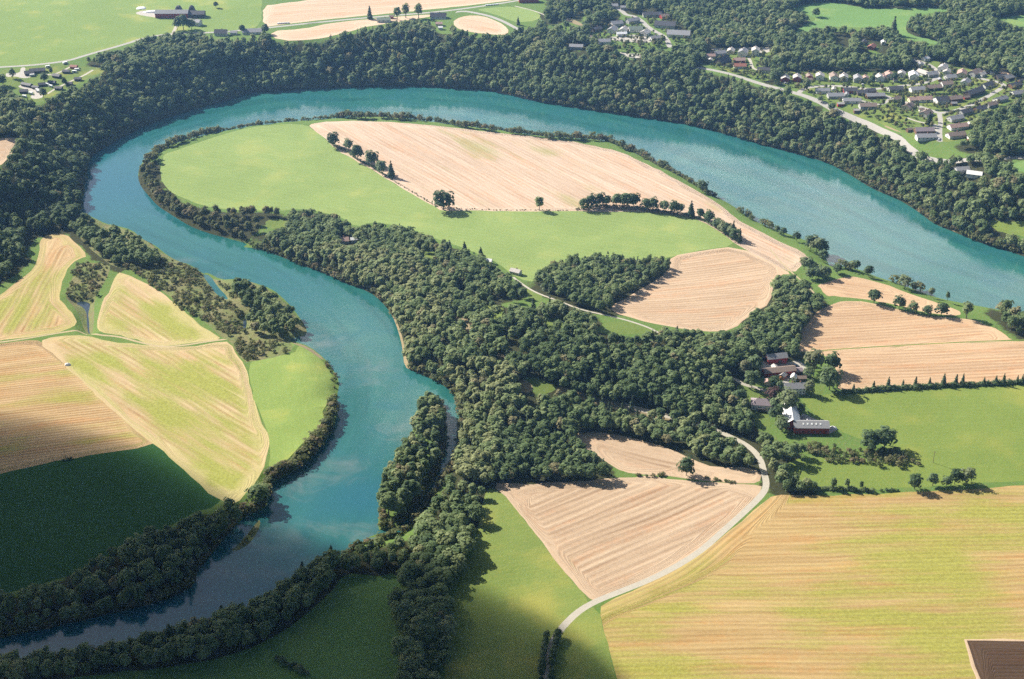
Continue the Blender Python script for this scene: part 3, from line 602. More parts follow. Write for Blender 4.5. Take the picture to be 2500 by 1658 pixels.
LIGHT = 'D 640,580 800,560 950,600 1050,680 1030,760 940,800 925,845 1000,870 1100,830 1200,830 1280,900 1160,1000 1120,1110 1040,1100 1060,950 1000,880 880,700 700,630'
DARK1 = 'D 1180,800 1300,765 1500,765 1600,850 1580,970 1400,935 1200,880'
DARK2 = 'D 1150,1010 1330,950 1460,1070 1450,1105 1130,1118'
LEFT_SHADE = 'D -50,300 100,330 230,330 190,480 160,540 0,650'  # shaded left slope: its shade is painted in as darker tree tints
def merged(name, trees, label, cat, matk):
    """trees: list of (x,y,z,h,wscale,kind) -> ONE mesh"""
    kinds = {}
    for i, t in enumerate(trees): kinds.setdefault((t[5], RNG.integers(0, len(LIB[t[5]]))), []).append(i)
    T = np.array([t[:5] for t in trees], float); tint = RNG.uniform(0, 1, len(T))
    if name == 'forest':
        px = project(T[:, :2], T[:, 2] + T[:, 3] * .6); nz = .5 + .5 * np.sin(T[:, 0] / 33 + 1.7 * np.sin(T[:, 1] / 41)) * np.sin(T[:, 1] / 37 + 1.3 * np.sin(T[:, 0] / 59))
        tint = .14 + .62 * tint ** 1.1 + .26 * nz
        for poly, d in ((LIGHT, .34), (DARK1, -.22), (DARK2, -.16), (LEFT_SHADE, -.3)): tint = tint + np.where(inside(px, P(poly)), d, 0)
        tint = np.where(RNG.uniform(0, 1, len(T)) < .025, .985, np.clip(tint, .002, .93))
    VV, TT, MM = [], [], []
    for (k, v), idx in kinds.items():
        tp = LIB[k][v]; n = len(tp); idx = np.array(idx); a = RNG.uniform(0, 6.283, len(idx)); ca, sa = np.cos(a), np.sin(a)
        q = tp.reshape(-1, 3); X = T[idx]; h = X[:, 3]; w = h * X[:, 4]
        x = (q[None, :, 0] * ca[:, None] - q[None, :, 1] * sa[:, None]) * w[:, None] + X[:, 0:1]
        y = (q[None, :, 0] * sa[:, None] + q[None, :, 1] * ca[:, None]) * w[:, None] + X[:, 1:2]
        z = q[None, :, 2] * h[:, None] + X[:, 2:3]
        VV.append(np.stack([x, y, z], 2).reshape(-1, 3)); TT.append(np.repeat(tint[idx], n)); MM.append(np.full(len(idx) * n, 1 if k == 'spruce' else 0))
    V = np.concatenate(VV); t = np.concatenate(TT); mm = np.concatenate(MM); nq = len(V) // 4
    F = np.arange(nq * 4).reshape(-1, 4)
    tv, tf = trunk_np(.5, .018, 3, False); k = len(tv)
    tr = (tv[None] * T[:, 3][:, None, None] + T[:, None, :3]).reshape(-1, 3)
    TF = (tf[None] + (np.arange(len(T)) * k)[:, None, None]).reshape(-1, 4) + len(V)
    me = mesh_np(name, np.concatenate([V, tr]), [F, TF], np.concatenate([mm, np.full(len(TF), 2)]))
    for mk in (matk, 'needle', 'bark'): me.materials.append(M[mk])
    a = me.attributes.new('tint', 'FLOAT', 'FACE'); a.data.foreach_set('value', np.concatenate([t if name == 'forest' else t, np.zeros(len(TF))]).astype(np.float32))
    o = link(bpy.data.objects.new(name, me)); tag(o, label, cat, kind='stuff')
    print(name, len(T), 'trees', nq, 'quads'); return o
LIB = {'far': FAR_B, 'mid': MID_B, 'tall': TALL_B, 'spruce': FAR_S, 'shrub': SHRUB_T}

# ------------------------------------------------------------------ woods: where trees stand
FAR = ('D -60,190 0,200 25,212 55,235 100,232 150,210 200,180 235,162 225,150 190,150 165,140 185,122 250,118 300,112 325,86 380,72 440,64 490,80 560,86 620,76 690,82 760,66 835,46 905,42 1000,50 1030,62 1060,62 1085,76 1150,76 1190,66 1235,58 1248,30 1270,10 '
       '1240,-120 2600,-120 2600,680 2364,600 2250,575 2150,525 2050,470 1960,425 1830,370 1650,320 1500,285 1300,255 1150,220 940,205 750,210 580,222 430,265 300,320 225,365 200,430 188,490 160,532 120,530 60,542 45,562 55,592 0,652 -300,760 -300,200')
MIDWOOD = ('D 605,560 620,535 645,515 650,490 700,475 760,485 800,500 830,520 870,512 930,520 1000,545 1040,550 1100,580 1130,610 1190,640 1205,660 1250,690 1300,700 1350,720 1390,738 1400,752 1480,768 1530,765 1545,742 1600,752 1640,772 1700,762 1740,722 1780,690 1785,645 1800,632 1825,632 1860,655 1900,690 1895,710 1860,745 1845,790 1838,825 1800,818 1760,825 1735,850 1700,870 1690,900 1720,930 1735,960 1745,1000 '
           '1720,1012 1680,995 1660,1000 1730,1040 1748,1075 1730,1078 1640,1072 1580,1040 1480,1010 1420,1000 1330,992 1330,1002 1390,1050 1460,1072 1462,1095 1400,1103 1300,1106 1200,1106 1130,1116 1060,1110 1050,1060 1062,1000 1060,940 1050,905 1020,888 950,858 935,848 930,800 915,755 890,702 830,668 740,638 650,602')
COPSE = 'D 1238,625 1270,612 1330,590 1420,588 1460,600 1500,592 1545,598 1550,625 1500,655 1440,690 1412,712 1390,722 1340,710 1290,692 1240,655'
NBANK = 'H -200,1060 0,1030 250,970 400,950 500,850 650,780 750,700 870,680 950,620 1150,570 1320,500 1420,460 1500,450 1600,400 1620,300 1690,290 1690,470 1630,500 1520,535 1370,705 1270,830 1240,890 1230,980 900,1110 600,1180 300,1250 0,1310 -200,1330'
SBANK = 'D 785,1255 760,1275 697,1305 605,1367 513,1400 451,1426 348,1455 257,1473 73,1506 0,1525 -200,1565 -200,1640 0,1600 250,1558 470,1535 616,1492 726,1400 774,1330'
STRIP = 'D 1128,1112 1115,1180 1118,1220 1085,1280 1055,1330 1035,1400 1035,1600 1030,1780 920,1780 925,1568 925,1510 895,1430 897,1380 925,1360 935,1300 960,1230 1000,1150 1030,1100 1060,1108'
GROVE = 'D 792,1275 830,1255 930,1235 940,1312 900,1318 796,1322'
POPLARS = 'D 985,905 1005,903 1025,930 1030,960 1037,1010 1042,1030 1030,1077 1008,1120 988,1160 952,1200 925,1222 870,1230 862,1200 870,1140 868,1105 900,1050 930,1000 958,950'
MARSH_T = ['E 470,140 560,60 640,90 700,150 900,180 1000,250 1130,340 1100,420 1000,430 900,400 760,410 680,340 560,240', 'E 1560,520 1650,495 1750,540 1880,610 1980,700 2000,760 2085,830 2085,890 1950,895 1850,905 1720,875 1690,760 1600,640']
MARSH_S = ['E 900,400 1130,360 1300,420 1390,480 1450,600 1550,650 1640,700 1700,800 1700,880 1540,890 1400,790 1200,650 1050,540', 'E 1560,900 1900,915 2005,980 1900,1025 1750,1062 1650,1062 1590,960', 'E 520,385 750,400 740,470 690,560 640,660 480,660 440,600 490,500', 'E 1470,520 1570,520 1650,650 1560,640']
ROADCLUMP = 'J 480,0 700,90 830,80 825,180 785,260 850,330 950,350 900,392 700,388 612,365 560,250 530,120 400,20'
FARMSCRUB = 'J 830,60 1000,90 1180,100 1400,110 1480,170 1640,205 1560,225 1280,228 1100,212 950,198 830,150'
FARMTREES = 'G 2150,690 2250,660 2330,720 2365,740 2500,760 2500,920 2320,880 2220,830'
HOLES = ['C 700,490 960,480 1200,490 1600,480 1640,420 1720,400 1850,440 2000,470 2200,520 2365,540 2365,650 2250,700 2100,750 2050,800 2010,900 1950,950 1800,970 1640,970 1540,900 1400,840 1200,780 1000,680 850,610 700,570',
         'C 190,330 680,325 680,370 520,390 560,440 650,480 640,560 520,530 370,490 230,450', '4 560,420 860,330 1100,250 1320,190 1560,200 1700,270 1900,450 2100,600 2100,700 1800,720 1780,790 1600,780 1300,740 1260,960 1060,960 860,850 820,730 560,720 520,600', '4 700,90 900,80 1100,240 960,300 800,160', '4 0,700 380,770 380,830 0,800', '4 1230,30 1350,30 1480,60 1480,90 1230,80', '4 200,180 500,170 520,230 220,240', '4 330,480 560,460 600,600 350,520',
         '6 0,300 400,300 1240,170 1300,240 1900,270 2050,340 1700,470 1400,620 1100,760 900,900 700,950 500,900 330,700 130,640 0,560', '8 880,180 1240,180 1280,260 1200,330 1240,480 1100,470 1030,420 940,300', '8 230,240 460,240 420,320 240,320', '7 1250,380 1900,360 1900,470 1560,500 1250,510',
         'F 1290,1180 1400,1165 1580,1235 1500,1285 1340,1300', 'F 1230,960 1320,930 1330,965 1250,990', 
         'E 1800,100 1950,95 1960,155 1810,165', 'F 1330,555 1460,610 1450,650 1380,640', 'F 1800,850 1900,790 2100,800 2240,860 2100,880 1900,880', 'F 1140,1000 1200,1020 1210,1060 1160,1040', 'F 1280,1210 1330,1170 1420,1220 1400,1285 1300,1275', 'F 70,220 140,220 210,230 200,275 90,285', 'C 1400,850 1500,850 1600,890 1560,910 1460,880', 'B 1590,130 1640,120 1740,165 1720,180',
         'C 1270,270 1440,280 1440,370 1220,360', 'C 1900,1130 2080,1140 2080,1230 1920,1200', 'C 1050,240 1180,250 1190,330 1100,300', 'F 1240,440 1330,440 1320,510 1250,510', 'C 1380,760 1620,860 1640,930 1540,900 1380,840']
THIN = [P(t) for t in ('F 1540,1225 1850,1305 2100,1385 2330,1445 2320,1470 2050,1410 1800,1345 1560,1270', 'F 850,720 950,745 1010,820 970,890 900,850 845,790', 'F 1060,680 1190,690 1210,770 1110,780', 'F 1450,780 1600,760 1640,830 1520,860', 'F 960,890 1060,880 1090,970 1000,990', 'F 640,300 720,290 740,370 660,380', 'F 1090,620 1300,560 1500,640 1420,700 1150,720', 'F 850,540 1000,560 1020,640 900,640', 'F 1180,840 1400,790 1420,860 1200,930', 'C 1560,880 2000,960 2100,1020 1800,1060 1600,980', 'B 1400,120 1700,110 1750,200 1500,220')]
HOLES = [P(h) for h in HOLES]
lanes = [(dens(l, 14, False), w) for n, l, w, m, lab in road_lines]
SEEN = [P(r) for r in ('C 150,460 250,475 400,510 530,555 650,590 760,618 840,640 900,660 1000,702 1080,750 1200,800 1300,840 1400,890 1520,940 1570,1000 1640,1055 1700,1082 1760,1095', 'C 2235,1072 2365,1068', 'C 1620,402 1700,430',
        'D -100,162 0,155 160,140 200,127 270,107', 'D 480,76 605,66 760,49', 'B 880,80 980,83 1100,108 1200,148 1280,192', '4 820,110 1000,250 1130,260 1350,440', 'D 1200,652 1235,675 1290,695 1340,715 1400,728 1450,740 1500,757', 'D 1771,1120 1764,1090 1756,1060 1740,1040 1720,1025 1690,1010 1665,997')]
def stand(polys, spacing, hlo, hhi, hole=True, keep=1.0, lo=.12, hi=.72, field_ok=False):
    polys = [P(p) for p in (polys if isinstance(polys, list) else [polys])]
    w = np.concatenate([flat(p) for p in polys]); x0, y0 = w.min(0) - 60; x1, y1 = w.max(0) + 60
    x0, x1, y0, y1 = max(x0, -1000), min(x1, 1000), max(y0, 430), min(y1, 2600)
    gx, gy = np.meshgrid(np.arange(x0, x1, spacing), np.arange(y0, y1, spacing * .87))
    gx[1::2] += spacing / 2
    q = np.stack([gx.ravel(), gy.ravel()], 1) + RNG.uniform(-.42, .42, (gx.size, 2)) * spacing
    q = q[RNG.uniform(0, 1, len(q)) < keep]
    px0 = project(q, np.full(len(q), 15.0))
    q = q[(px0[:, 0] > -250) & (px0[:, 0] < 2750) & (px0[:, 1] < 1850) & (px0[:, 1] > -170)]
    z = height(q); h = RNG.uniform(hlo, hhi, len(q)) * (.85 + .3 * np.sin(q[:, 0] / 31 + 1.3 * np.sin(q[:, 1] / 23)) ** 2)
    a, b = project(q, z + lo * h), project(q, z + hi * h)
    ok = np.zeros(len(q), bool)
    for p in polys: ok |= inside(a, p) & inside(b, p)
    q, z, h, b = q[ok], z[ok], h[ok], b[ok]
    bad = in_water(q) | (dist_segs(q, _a, _b) < 2.0)
    if not field_ok:
        for f in FIELDS: bad |= inside(q, f['poly'])
    for l, wd in lanes: bad |= dist_line(q, l) < wd / 2 + 1.5
    if hole:
        for p in HOLES:
            for f in (.0, .45, .85): bad |= inside(project(q, z + f * h), p)
        for p in THIN: bad |= inside(project(q, z + .5 * h), p) & (RNG.uniform(0, 1, len(q)) < .74)
        for f in FIELDS:
            for k in (.4, .8): bad |= inside(project(q, z + k * h), P(f['px']))
        for l in SEEN:
            for k in (.35, .75): bad |= dist_line(project(q, z + k * h), l) < 5.5
    q, z, h = q[~bad], z[~bad], h[~bad]
    return np.column_stack([q, z - .2, h])
def scat(p):   # smooth random field 0..1 for stands of spruce
    return .5 + .5 * np.sin(p[:, 0] / 57 + 2 * np.sin(p[:, 1] / 71)) * np.sin(p[:, 1] / 49 + 1.7 * np.sin(p[:, 0] / 83))
woods = []
def grow(arr, near, spruce_amt, wlo=.85, whi=1.2, tall=0.0):
    sf = scat(arr[:, :2])
    for (x, y, z, h), s in zip(arr, sf):
        r = random.random()
        if r < spruce_amt * (2.2 if s > .62 else .45): woods.append((x, y, z, h * 1.18, random.uniform(.9, 1.25), 'spruce'))
        elif r > 1 - tall: woods.append((x, y, z, h * 1.1, random.uniform(.9, 1.1), 'tall'))
        else: woods.append((x, y, z, h, random.uniform(wlo, whi), near))
far_pts = stand(FAR, 6.9, 8.0, 14.5, keep=.96)
grow(far_pts, 'mid', .11, .8, 1.4, .06)
mid_pts = stand(MIDWOOD, 6.1, 9.0, 12.5, keep=.96); grow(mid_pts, 'mid', .08, .85, 1.35, .06)
cop_pts = stand(COPSE, 6.2, 10, 13.5, False); grow(cop_pts, 'mid', .25, .8, 1.1)
nb = stand(NBANK, 7.4, 9, 15, False); grow(nb, 'mid', .05)
sb = stand(SBANK, 7.4, 10, 14, False); grow(sb, 'mid', .0)
rc = stand([ROADCLUMP, FARMTREES], 7.4, 8, 14, False); grow(rc, 'mid', .03)
gv = stand(GROVE, 7.0, 9, 13, False); grow(gv, 'mid', .0)
su = stand(STRIP, 7.0, 10, 14, False, lo=.1, hi=.75); su = su[project(su[:, :2], su[:, 2])[:, 1] <= 1275]; grow(su, 'mid', .0)
mt = stand(MARSH_T, 7.2, 7, 13, False); grow(mt, 'mid', .0)
merged('forest', woods, 'dense mixed woods on the river banks and slopes, many grey green crowns', 'forest', 'leaf')
scr = []
for arr, k in ((stand(MARSH_S, 4.0, 1.4, 4.2, False, .7, 0, .5), 1), (stand(FARMSCRUB, 4.6, 2.4, 5.0, False, field_ok=True), 1)):
    for x, y, z, h in arr: scr.append((x, y, z, h, random.uniform(.8, 1.2), 'shrub'))
def along_line(spec, step, hlo, hhi, side=1.5, keep=.9):
    l = dens(smooth(G(spec), False, 1), step, False); l = l[RNG.uniform(0, 1, len(l)) < keep]; l = l + RNG.normal(size=l.shape) * side
    l = l[~in_water(l)]; return np.column_stack([l, height(l) - .2, RNG.uniform(hlo, hhi, len(l))])
BANKS = ['D 757,270 680,276 646,281 578,290 510,303 442,320 391,338 366,352 350,372', 'B 40,800 220,808', 'B 240,806 360,803', 'B 360,802 560,815 830,838', 'B 850,850 1010,872', 'B 1030,878 1150,890', 'B 1230,902 1340,913', 'B 1390,925 1500,938 1700,948 1920,965', 'B 1990,1000 2120,1050 2340,1165', 'C 0,1165 120,1220 190,1290',
         'G 430,50 520,100', 'G 590,135 640,160', 'G 1480,520 1680,595', 'G 1140,430 1200,440']
for b in BANKS:
    for x, y, z, h in along_line(b, 2.6, 4.5, 9.5, 1.3): scr.append((x, y, z, h, random.uniform(.7, 1.05), 'shrub'))
LOOPW = ['D 345,372 332,392 330,412 340,434', 'D 355,376 345,400 345,420 352,440', 'D 345,440 372,466 400,488 430,503 470,520 520,538 560,550', 'D 360,440 392,468 430,490 480,508 540,520 600,520', 'D 450,500 520,520 590,535', 'D 545,508 600,495 640,500', 'D 480,495 560,500 620,498']
lw = np.concatenate([along_line(b, 5.0, 7, 11.5, 2.0) for b in LOOPW])
scr += [(x, y, z, h, random.uniform(.85, 1.15), 'mid') for x, y, z, h in lw]
M6B = 'D 752,840 775,872 782,905 772,935 758,962 735,990 690,1045 650,1078 630,1098'
for x, y, z, h in along_line('E 690,345 900,440 1050,545 1200,660 1300,740 1400,800', 4.0, 3, 6, 1.5, .6): scr.append((x, y, z, h, 1, 'shrub'))
for x, y, z, h in along_line('D 1180,160 1200,165', 4, 3, 5): pass
for b in ('D 1020,478 1100,485 1310,486', 'D 900,412 1010,478'):
    for x, y, z, h in along_line(b, 1.6, .5, 1.3, .5, .9): scr.append((x, y, z, h, 1.2, 'shrub'))
for x, y, z, h in along_line('D 1470,1098 1500,1100 1530,1098', 3.0, 2, 3, .5): scr.append((x, y, z, h, 1.2, 'shrub'))
for x, y, z, h in along_line('J 180,300 250,318 370,335', 3.0, 1.2, 2.0, .8): scr.append((x, y, z, h, 1.6, 'shrub'))
for x, y, z, h in stand(['D 534,1268 565,1238 595,1205 599,1215 575,1252 553,1268'], 3.0, .8, 1.6, False, 1, 0, .1): scr.append((x, y, z, h, 1.3, 'shrub'))
def bank(spec, step, hlo, hhi, inset=1.6, keep=.95, kind='shrub'):
    l = dens(flat(P(spec)), step, False); l = l[RNG.uniform(0, 1, len(l)) < keep] + RNG.normal(size=(1, 2)) * .0
    ab = _b - _a; L = np.maximum((ab ** 2).sum(1), 1e-9); t = np.clip(((l[:, None] - _a) * ab).sum(2) / L, 0, 1); q = _a + t[..., None] * ab
    k = np.hypot(*np.moveaxis(l[:, None] - q, 2, 0)).argmin(1); e = np.take_along_axis(q, k[:, None, None].repeat(2, 2), 1)[:, 0]
    nrm = np.stack([-ab[k, 1], ab[k, 0]], 1) / np.sqrt(L[k])[:, None]; w = in_water(e + nrm * 1.0); nrm[w] *= -1
    c = e + nrm * (inset + RNG.uniform(-.8, 2.2, len(e)))[:, None]; c = c[~in_water(c)]
    for x, y, z, h in np.column_stack([c, height(c) - .3, RNG.uniform(hlo, hhi, len(c))]): scr.append((x, y, z, h, random.uniform(.75, 1.15), kind))
bank(OUTER_BANK, 3.0, 3.5, 8); bank(OUTER_BANK, 5.0, 6, 11, 3.5, .8, 'mid')
bank('D 585,568 612,578 646,592 714,619 757,634 801,656 852,673 882,697 906,728', 3.0, 3.5, 7); bank('D 945,853 994,874 1025,891 1045,904 1056,932 1061,966 1059,1002 1057,1025 1046,1066 1013,1118 976,1169 947,1213 921,1233 877,1246 837,1253 811,1264 790,1280', 2.6, 3, 6.5)
bank('D 766,1000 719,1059 675,1092 634,1110 620,1130 620,1165 601,1184 572,1196', 2.2, 4, 8.5); bank('D 566,1192 541,1218 508,1254 473,1299 455,1319', 2.4, 2, 4.5); bank('D 782,930 779,952 766,1000 719,1059 675,1092 634,1110', 3.5, 6, 10, 3.0)
bank('D 992,925 1010,922 1028,965 1033,1005 1024,1060 1005,1105 975,1155 945,1196 925,1212 885,1226 872,1222 876,1180 884,1140 888,1112 912,1070 938,1030 952,995 970,955', 2.6, 2.5, 6, 1.2)
bank('D 451,1352 330,1400 220,1426 110,1451 0,1473', 2.6, 4, 8); bank('D 775,1298 700,1335 610,1400 515,1435 450,1458 350,1485 257,1505 73,1540', 2.6, 4, 8)
bank('D 333,370 360,353 391,336 442,319 510,304 578,292 646,284 680,280 757,274 831,272 943,274 1045,288 1140,298 1225,311 1334,320 1429,335 1504,372 1552,396 1600,420 1655,455', 2.4, 2.5, 6, 3.0, .9)
bank('D 760,842 785,881 778,915', 4.5, 2, 4.5, 1.5, .6); bank('D 318,411 326,432 343,452 364,476 391,493 418,510 442,524', 6, 1, 2.2, 1.0, .6)
# village greenery
vg = stand([s for s in ('C 700,490 960,480 1200,490 1600,480 1640,420 1720,400 1850,440 2000,470 2200,520 2365,540 2365,650 2250,700 2100,750 2050,800 2010,900 1950,950 1800,970 1640,970 1540,900 1400,840 1200,780 1000,680 850,610 700,570', 'C 190,330 680,325 680,370 520,390 560,440 650,480 640,560 520,530 370,490 230,450',
            '4 560,420 860,330 1100,250 1320,190 1560,200 1700,270 1900,450 2100,600 2100,700 1800,720 1780,790 1600,780 1300,740 1260,960 1060,960 860,850 820,730 560,720 520,600')], 6.8, 2.0, 8.0, False, .85)

# ------------------------------------------------------------------ buildings
WALLC = {'white': (.70, .69, .66), 'red': (.34, .050, .040), 'grey': (.42, .42, .41), 'brown': (.17, .10, .065), 'cream': (.62, .55, .40), 'dark': (.09, .075, .065), 'yellow': (.55, .42, .18)}
ROOFC = {'grey': (.28, .28, .29), 'dark': (.085, .085, .095), 'brown': (.26, .20, .165), 'red': (.30, .13, .095), 'pale': (.45, .42, .39), 'pink': (.38, .26, .22), 'white': (.74, .74, .74), 'green': (.20, .24, .19), 'purple': (.26, .215, .23)}
for k, c in WALLC.items(): M['w_' + k] = plain(k + '_painted_boards', c, .75, .08)
for k, c in ROOFC.items(): M['r_' + k] = plain(k + '_roofing', c, .6, .14, 1.2)
M['glass'] = plain('dark_window_glass', (.03, .035, .045), .15, .05); M['brick'] = plain('chimney_brick', (.20, .11, .085))
M['plastic'] = plain('white_bale_wrap', (.74, .75, .74), .35, .05); M['tyre'] = plain('tyre_rubber', (.02, .02, .02)); M['pole_wood'] = plain('weathered_pole', (.16, .12, .09))
M['skylight'] = plain('translucent_roof_panel', (.70, .72, .70), .3, .03); M['hay'] = plain('rusty_heap', (.30, .15, .06)); M['carw'] = plain('white_car_paint', (.75, .76, .77), .25, .02); M['carb'] = plain('dark_car_paint', (.04, .06, .10), .25, .05); M['carr'] = plain('red_car_paint', (.35, .03, .03), .25, .05)

def mesh_py(name, V, F, mat):
    me = bpy.data.meshes.new(name); me.from_pydata([tuple(v) for v in V], [], F); me.materials.append(M[mat]); me.update()
    bm = bmesh.new(); bm.from_mesh(me); bmesh.ops.recalc_face_normals(bm, faces=bm.faces); bm.to_mesh(me); bm.free(); return me
def box_vf(x0, x1, y0, y1, z0, z1):
    return ([(x0, y0, z0), (x1, y0, z0), (x1, y1, z0), (x0, y1, z0), (x0, y0, z1), (x1, y0, z1), (x1, y1, z1), (x0, y1, z1)],
            [(0, 3, 2, 1), (4, 5, 6, 7), (0, 1, 5, 4), (1, 2, 6, 5), (2, 3, 7, 6), (3, 0, 4, 7)])
def part(name, vf, mat, parent, loc=(0, 0, 0), rz=0):
    o = bpy.data.objects.new(name, mesh_py(name, vf[0], vf[1], mat)); link(o, parent); o.location = loc; o.rotation_euler = (0, 0, rz); return o
def wall_vf(w, d, h, rise, hip):
    a, b = w / 2, d / 2
    V, F = box_vf(-a, a, -b, b, -1.2, h)
    if not hip:
        V = V + [(-a, 0, h + rise), (a, 0, h + rise)]
        F = [(0, 3, 2, 1), (0, 1, 5, 4), (2, 3, 7, 6), (1, 2, 6, 9, 5), (3, 0, 4, 8, 7), (4, 5, 9, 8), (6, 7, 8, 9)]
    return V, F
def roof_vf(w, d, h, rise, hip, o=.55, t=.28):
    a, b = w / 2 + o, d / 2 + o; z0 = h + .03 - o * rise / (d / 2); zr = h + rise + .03; r = (a - b * .8) if hip else a
    V = []
    for dz in (0, t): V += [(-a, -b, z0 + dz), (a, -b, z0 + dz), (a, b, z0 + dz), (-a, b, z0 + dz), (-r, 0, zr + dz), (r, 0, zr + dz)]
    F = [(6, 7, 11, 10), (8, 9, 10, 11), (0, 4, 5, 1), (2, 5, 4, 3), (0, 1, 7, 6), (2, 3, 9, 8)]
    if hip: F += [(7, 8, 11), (9, 6, 10), (1, 5, 2), (3, 4, 0)]
    else: F += [(1, 5, 11, 7), (5, 2, 8, 11), (3, 4, 10, 9), (4, 0, 6, 10)]
    F += [(1, 2, 8, 7), (3, 0, 6, 9)] if hip else []
    return V, F
houses_xy = []
def add_windows(root, w, d, h, nfront, ngable, rows=1, size=(1.1, 1.25)):
    for r in range(rows):
        z = 1.1 + r * 2.6
        if z + size[1] > h + .3: break
        for s in (-1, 1):
            for i in range(nfront):
                x = (i + .5) / nfront * w - w / 2
                part('window', box_vf(-size[0] / 2, size[0] / 2, -.04, .04, 0, size[1]), 'glass', root, (x, s * (d / 2 + .02), z))
        for s in (-1, 1):
            for i in range(ngable):
                y = (i + .5) / ngable * d - d / 2
                part('window', box_vf(-.04, .04, -size[0] / 2, size[0] / 2, 0, size[1]), 'glass', root, (s * (w / 2 + .02), y, z))
def house(spec, w, d, rot, wall, roof, label, h=2.9, rise=None, hip=False, name='house', cat='house', group=None, win=(3, 1, 1), chim=1, xy=None):
    p = G(spec)[0] if xy is None else xy
    rr = w * .35
    q = p + np.array([[0, 0], [rr, 0], [-rr, 0], [0, d * .4], [0, -d * .4]]); z = float(np.median(height(q)))
    houses_xy.append((p[0], p[1], max(w, d) / 2))
    root = empty(name, (p[0], p[1], z), R(rot), label, cat, group)
    rise = rise if rise is not None else d * .27
    part('wall', wall_vf(w, d, h, rise, hip), 'w_' + wall, root)
    rf = part('roof', roof_vf(w, d, h, rise, hip), 'r_' + roof, root)
    for c in range(chim):
        x = (c - (chim - 1) / 2) * w * .4 + w * .08
        part('chimney', box_vf(-.4, .4, -.4, .4, h + rise * .5, h + rise + 1.1), 'brick', rf, (x, .7, 0))
    if win: add_windows(root, w, d, h, win[0], win[1], win[2])
    return root
VIL = 'houses of the valley village'
def vh(spec, w, d, rot, wall, roof, place, **k):
    k.setdefault('win', (2, 1, 1)); k.setdefault('group', VIL)
    return house(spec, w, d, rot, wall, roof, f'{wall} house with {roof} roof, {place}', **k)
# upper row (gables to the street), left to right
vh('2 285,372', 11, 9, 82, 'red', 'pale', 'first at left end of the upper row', h=4)
vh('2 515,362', 11, 9, 80, 'red', 'pale', 'second in the upper row, smaller', h=4)
vh('2 748,320', 9, 7, 85, 'red', 'brown', 'half hidden by trees above the street corner')
vh('2 950,330', 11, 9, 78, 'white', 'pale', 'alone right of the tree-hidden red one', h=4)
vh('2 1215,340', 13, 9, 85, 'white', 'brown', 'left of a close pair in the upper row', h=4.2)
vh('2 1405,350', 12, 9, 80, 'white', 'pale', 'right of a close pair in the upper row', h=4.2)
vh('2 1672,372', 12, 9, 82, 'grey', 'grey', 'above the first street junction', h=4)
vh('2 1825,350', 8, 6, 80, 'white', 'pink', 'small, beside the grey one above the junction')
vh('2 2095,355', 11, 9, 84, 'white', 'pale', 'behind a round bush in the upper row', h=4)
vh('3 40,490', 9, 7, 80, 'cream', 'pink', 'partly behind the round bush, upper row')
vh('3 135,465', 11, 9, 82, 'white', 'pink', 'left of the round leafy tree, upper row', h=4)
vh('3 340,445', 9, 8, 75, 'white', 'pale', 'set back among trees in the upper row', h=4)
vh('3 535,475', 12, 10, 82, 'white', 'white', 'bright one before the street bend', h=4.5)
vh('3 700,420', 14, 9, -55, 'white', 'pale', 'inside the upper street bend, upper one')
vh('3 830,440', 13, 9, 20, 'grey', 'grey', 'inside the upper street bend, lower one')
vh('3 655,280', 7, 6, 80, 'white', 'grey', 'tiny one near the top of the bend')
vh('3 1020,350', 13, 9, 60, 'white', 'pale', 'outside the upper street bend', h=4.5)
vh('3 1085,400', 9, 8, 70, 'grey', 'pale', 'close below the white one outside the bend')
vh('3 1140,490', 12, 9, 15, 'grey', 'grey', 'right of the upper street bend among bushes')
vh('3 1330,440', 14, 10, 70, 'cream', 'pink', 'pink roofed near the wood, upper right', h=4)
vh('3 1395,570', 12, 9, 60, 'white', 'grey', 'below the pink roofed one, upper right')
vh('3 1545,430', 15, 10, 40, 'grey', 'brown', 'high at the wood edge, upper right', h=4)
vh('3 1655,445', 8, 7, 40, 'white', 'pale', 'small, beside the brown roof at wood edge')
vh('3 1970,485', 13, 9, 20, 'dark', 'dark', 'left of two dark ones by the top turning')
vh('3 2090,495', 13, 9, 30, 'dark', 'grey', 'right of two dark ones by the top turning')
vh('3 2200,620', 15, 9, 25, 'brown', 'dark', 'at the right edge, above the street end')
vh('3 2235,755', 14, 9, 20, 'white', 'grey', 'at the right edge, below the street end')
vh('3 1740,620', 15, 9, 35, 'white', 'dark', 'above the long dark terrace')
house('3 1530,745', 26, 10, 38, 'dark', 'dark', 'long dark terrace house slanting beside the east street', group=VIL, h=4, win=(5, 1, 1))
# between the two streets
vh('3 240,685', 16, 9, 6, 'grey', 'dark', 'first below the upper street, left')
vh('3 595,690', 16, 9, 10, 'white', 'grey', 'second below the upper street')
vh('3 870,660', 16, 9, 12, 'dark', 'brown', 'third below the upper street, mossy')
vh('3 1080,600', 13, 9, 12, 'white', 'brown', 'fourth below the upper street, tan roof')
vh('3 530,860', 10, 8, 8, 'cream', 'pink', 'left part of a pink roofed pair')
vh('3 720,850', 15, 9, 6, 'white', 'pink', 'right part of a pink roofed pair')
vh('3 985,870', 15, 11, 20, 'white', 'dark', 'pale gable left, in the street loop', h=3.6)
vh('3 1215,850', 14, 9, 15, 'brown', 'brown', 'bright gable end, in the street loop', h=3.6)
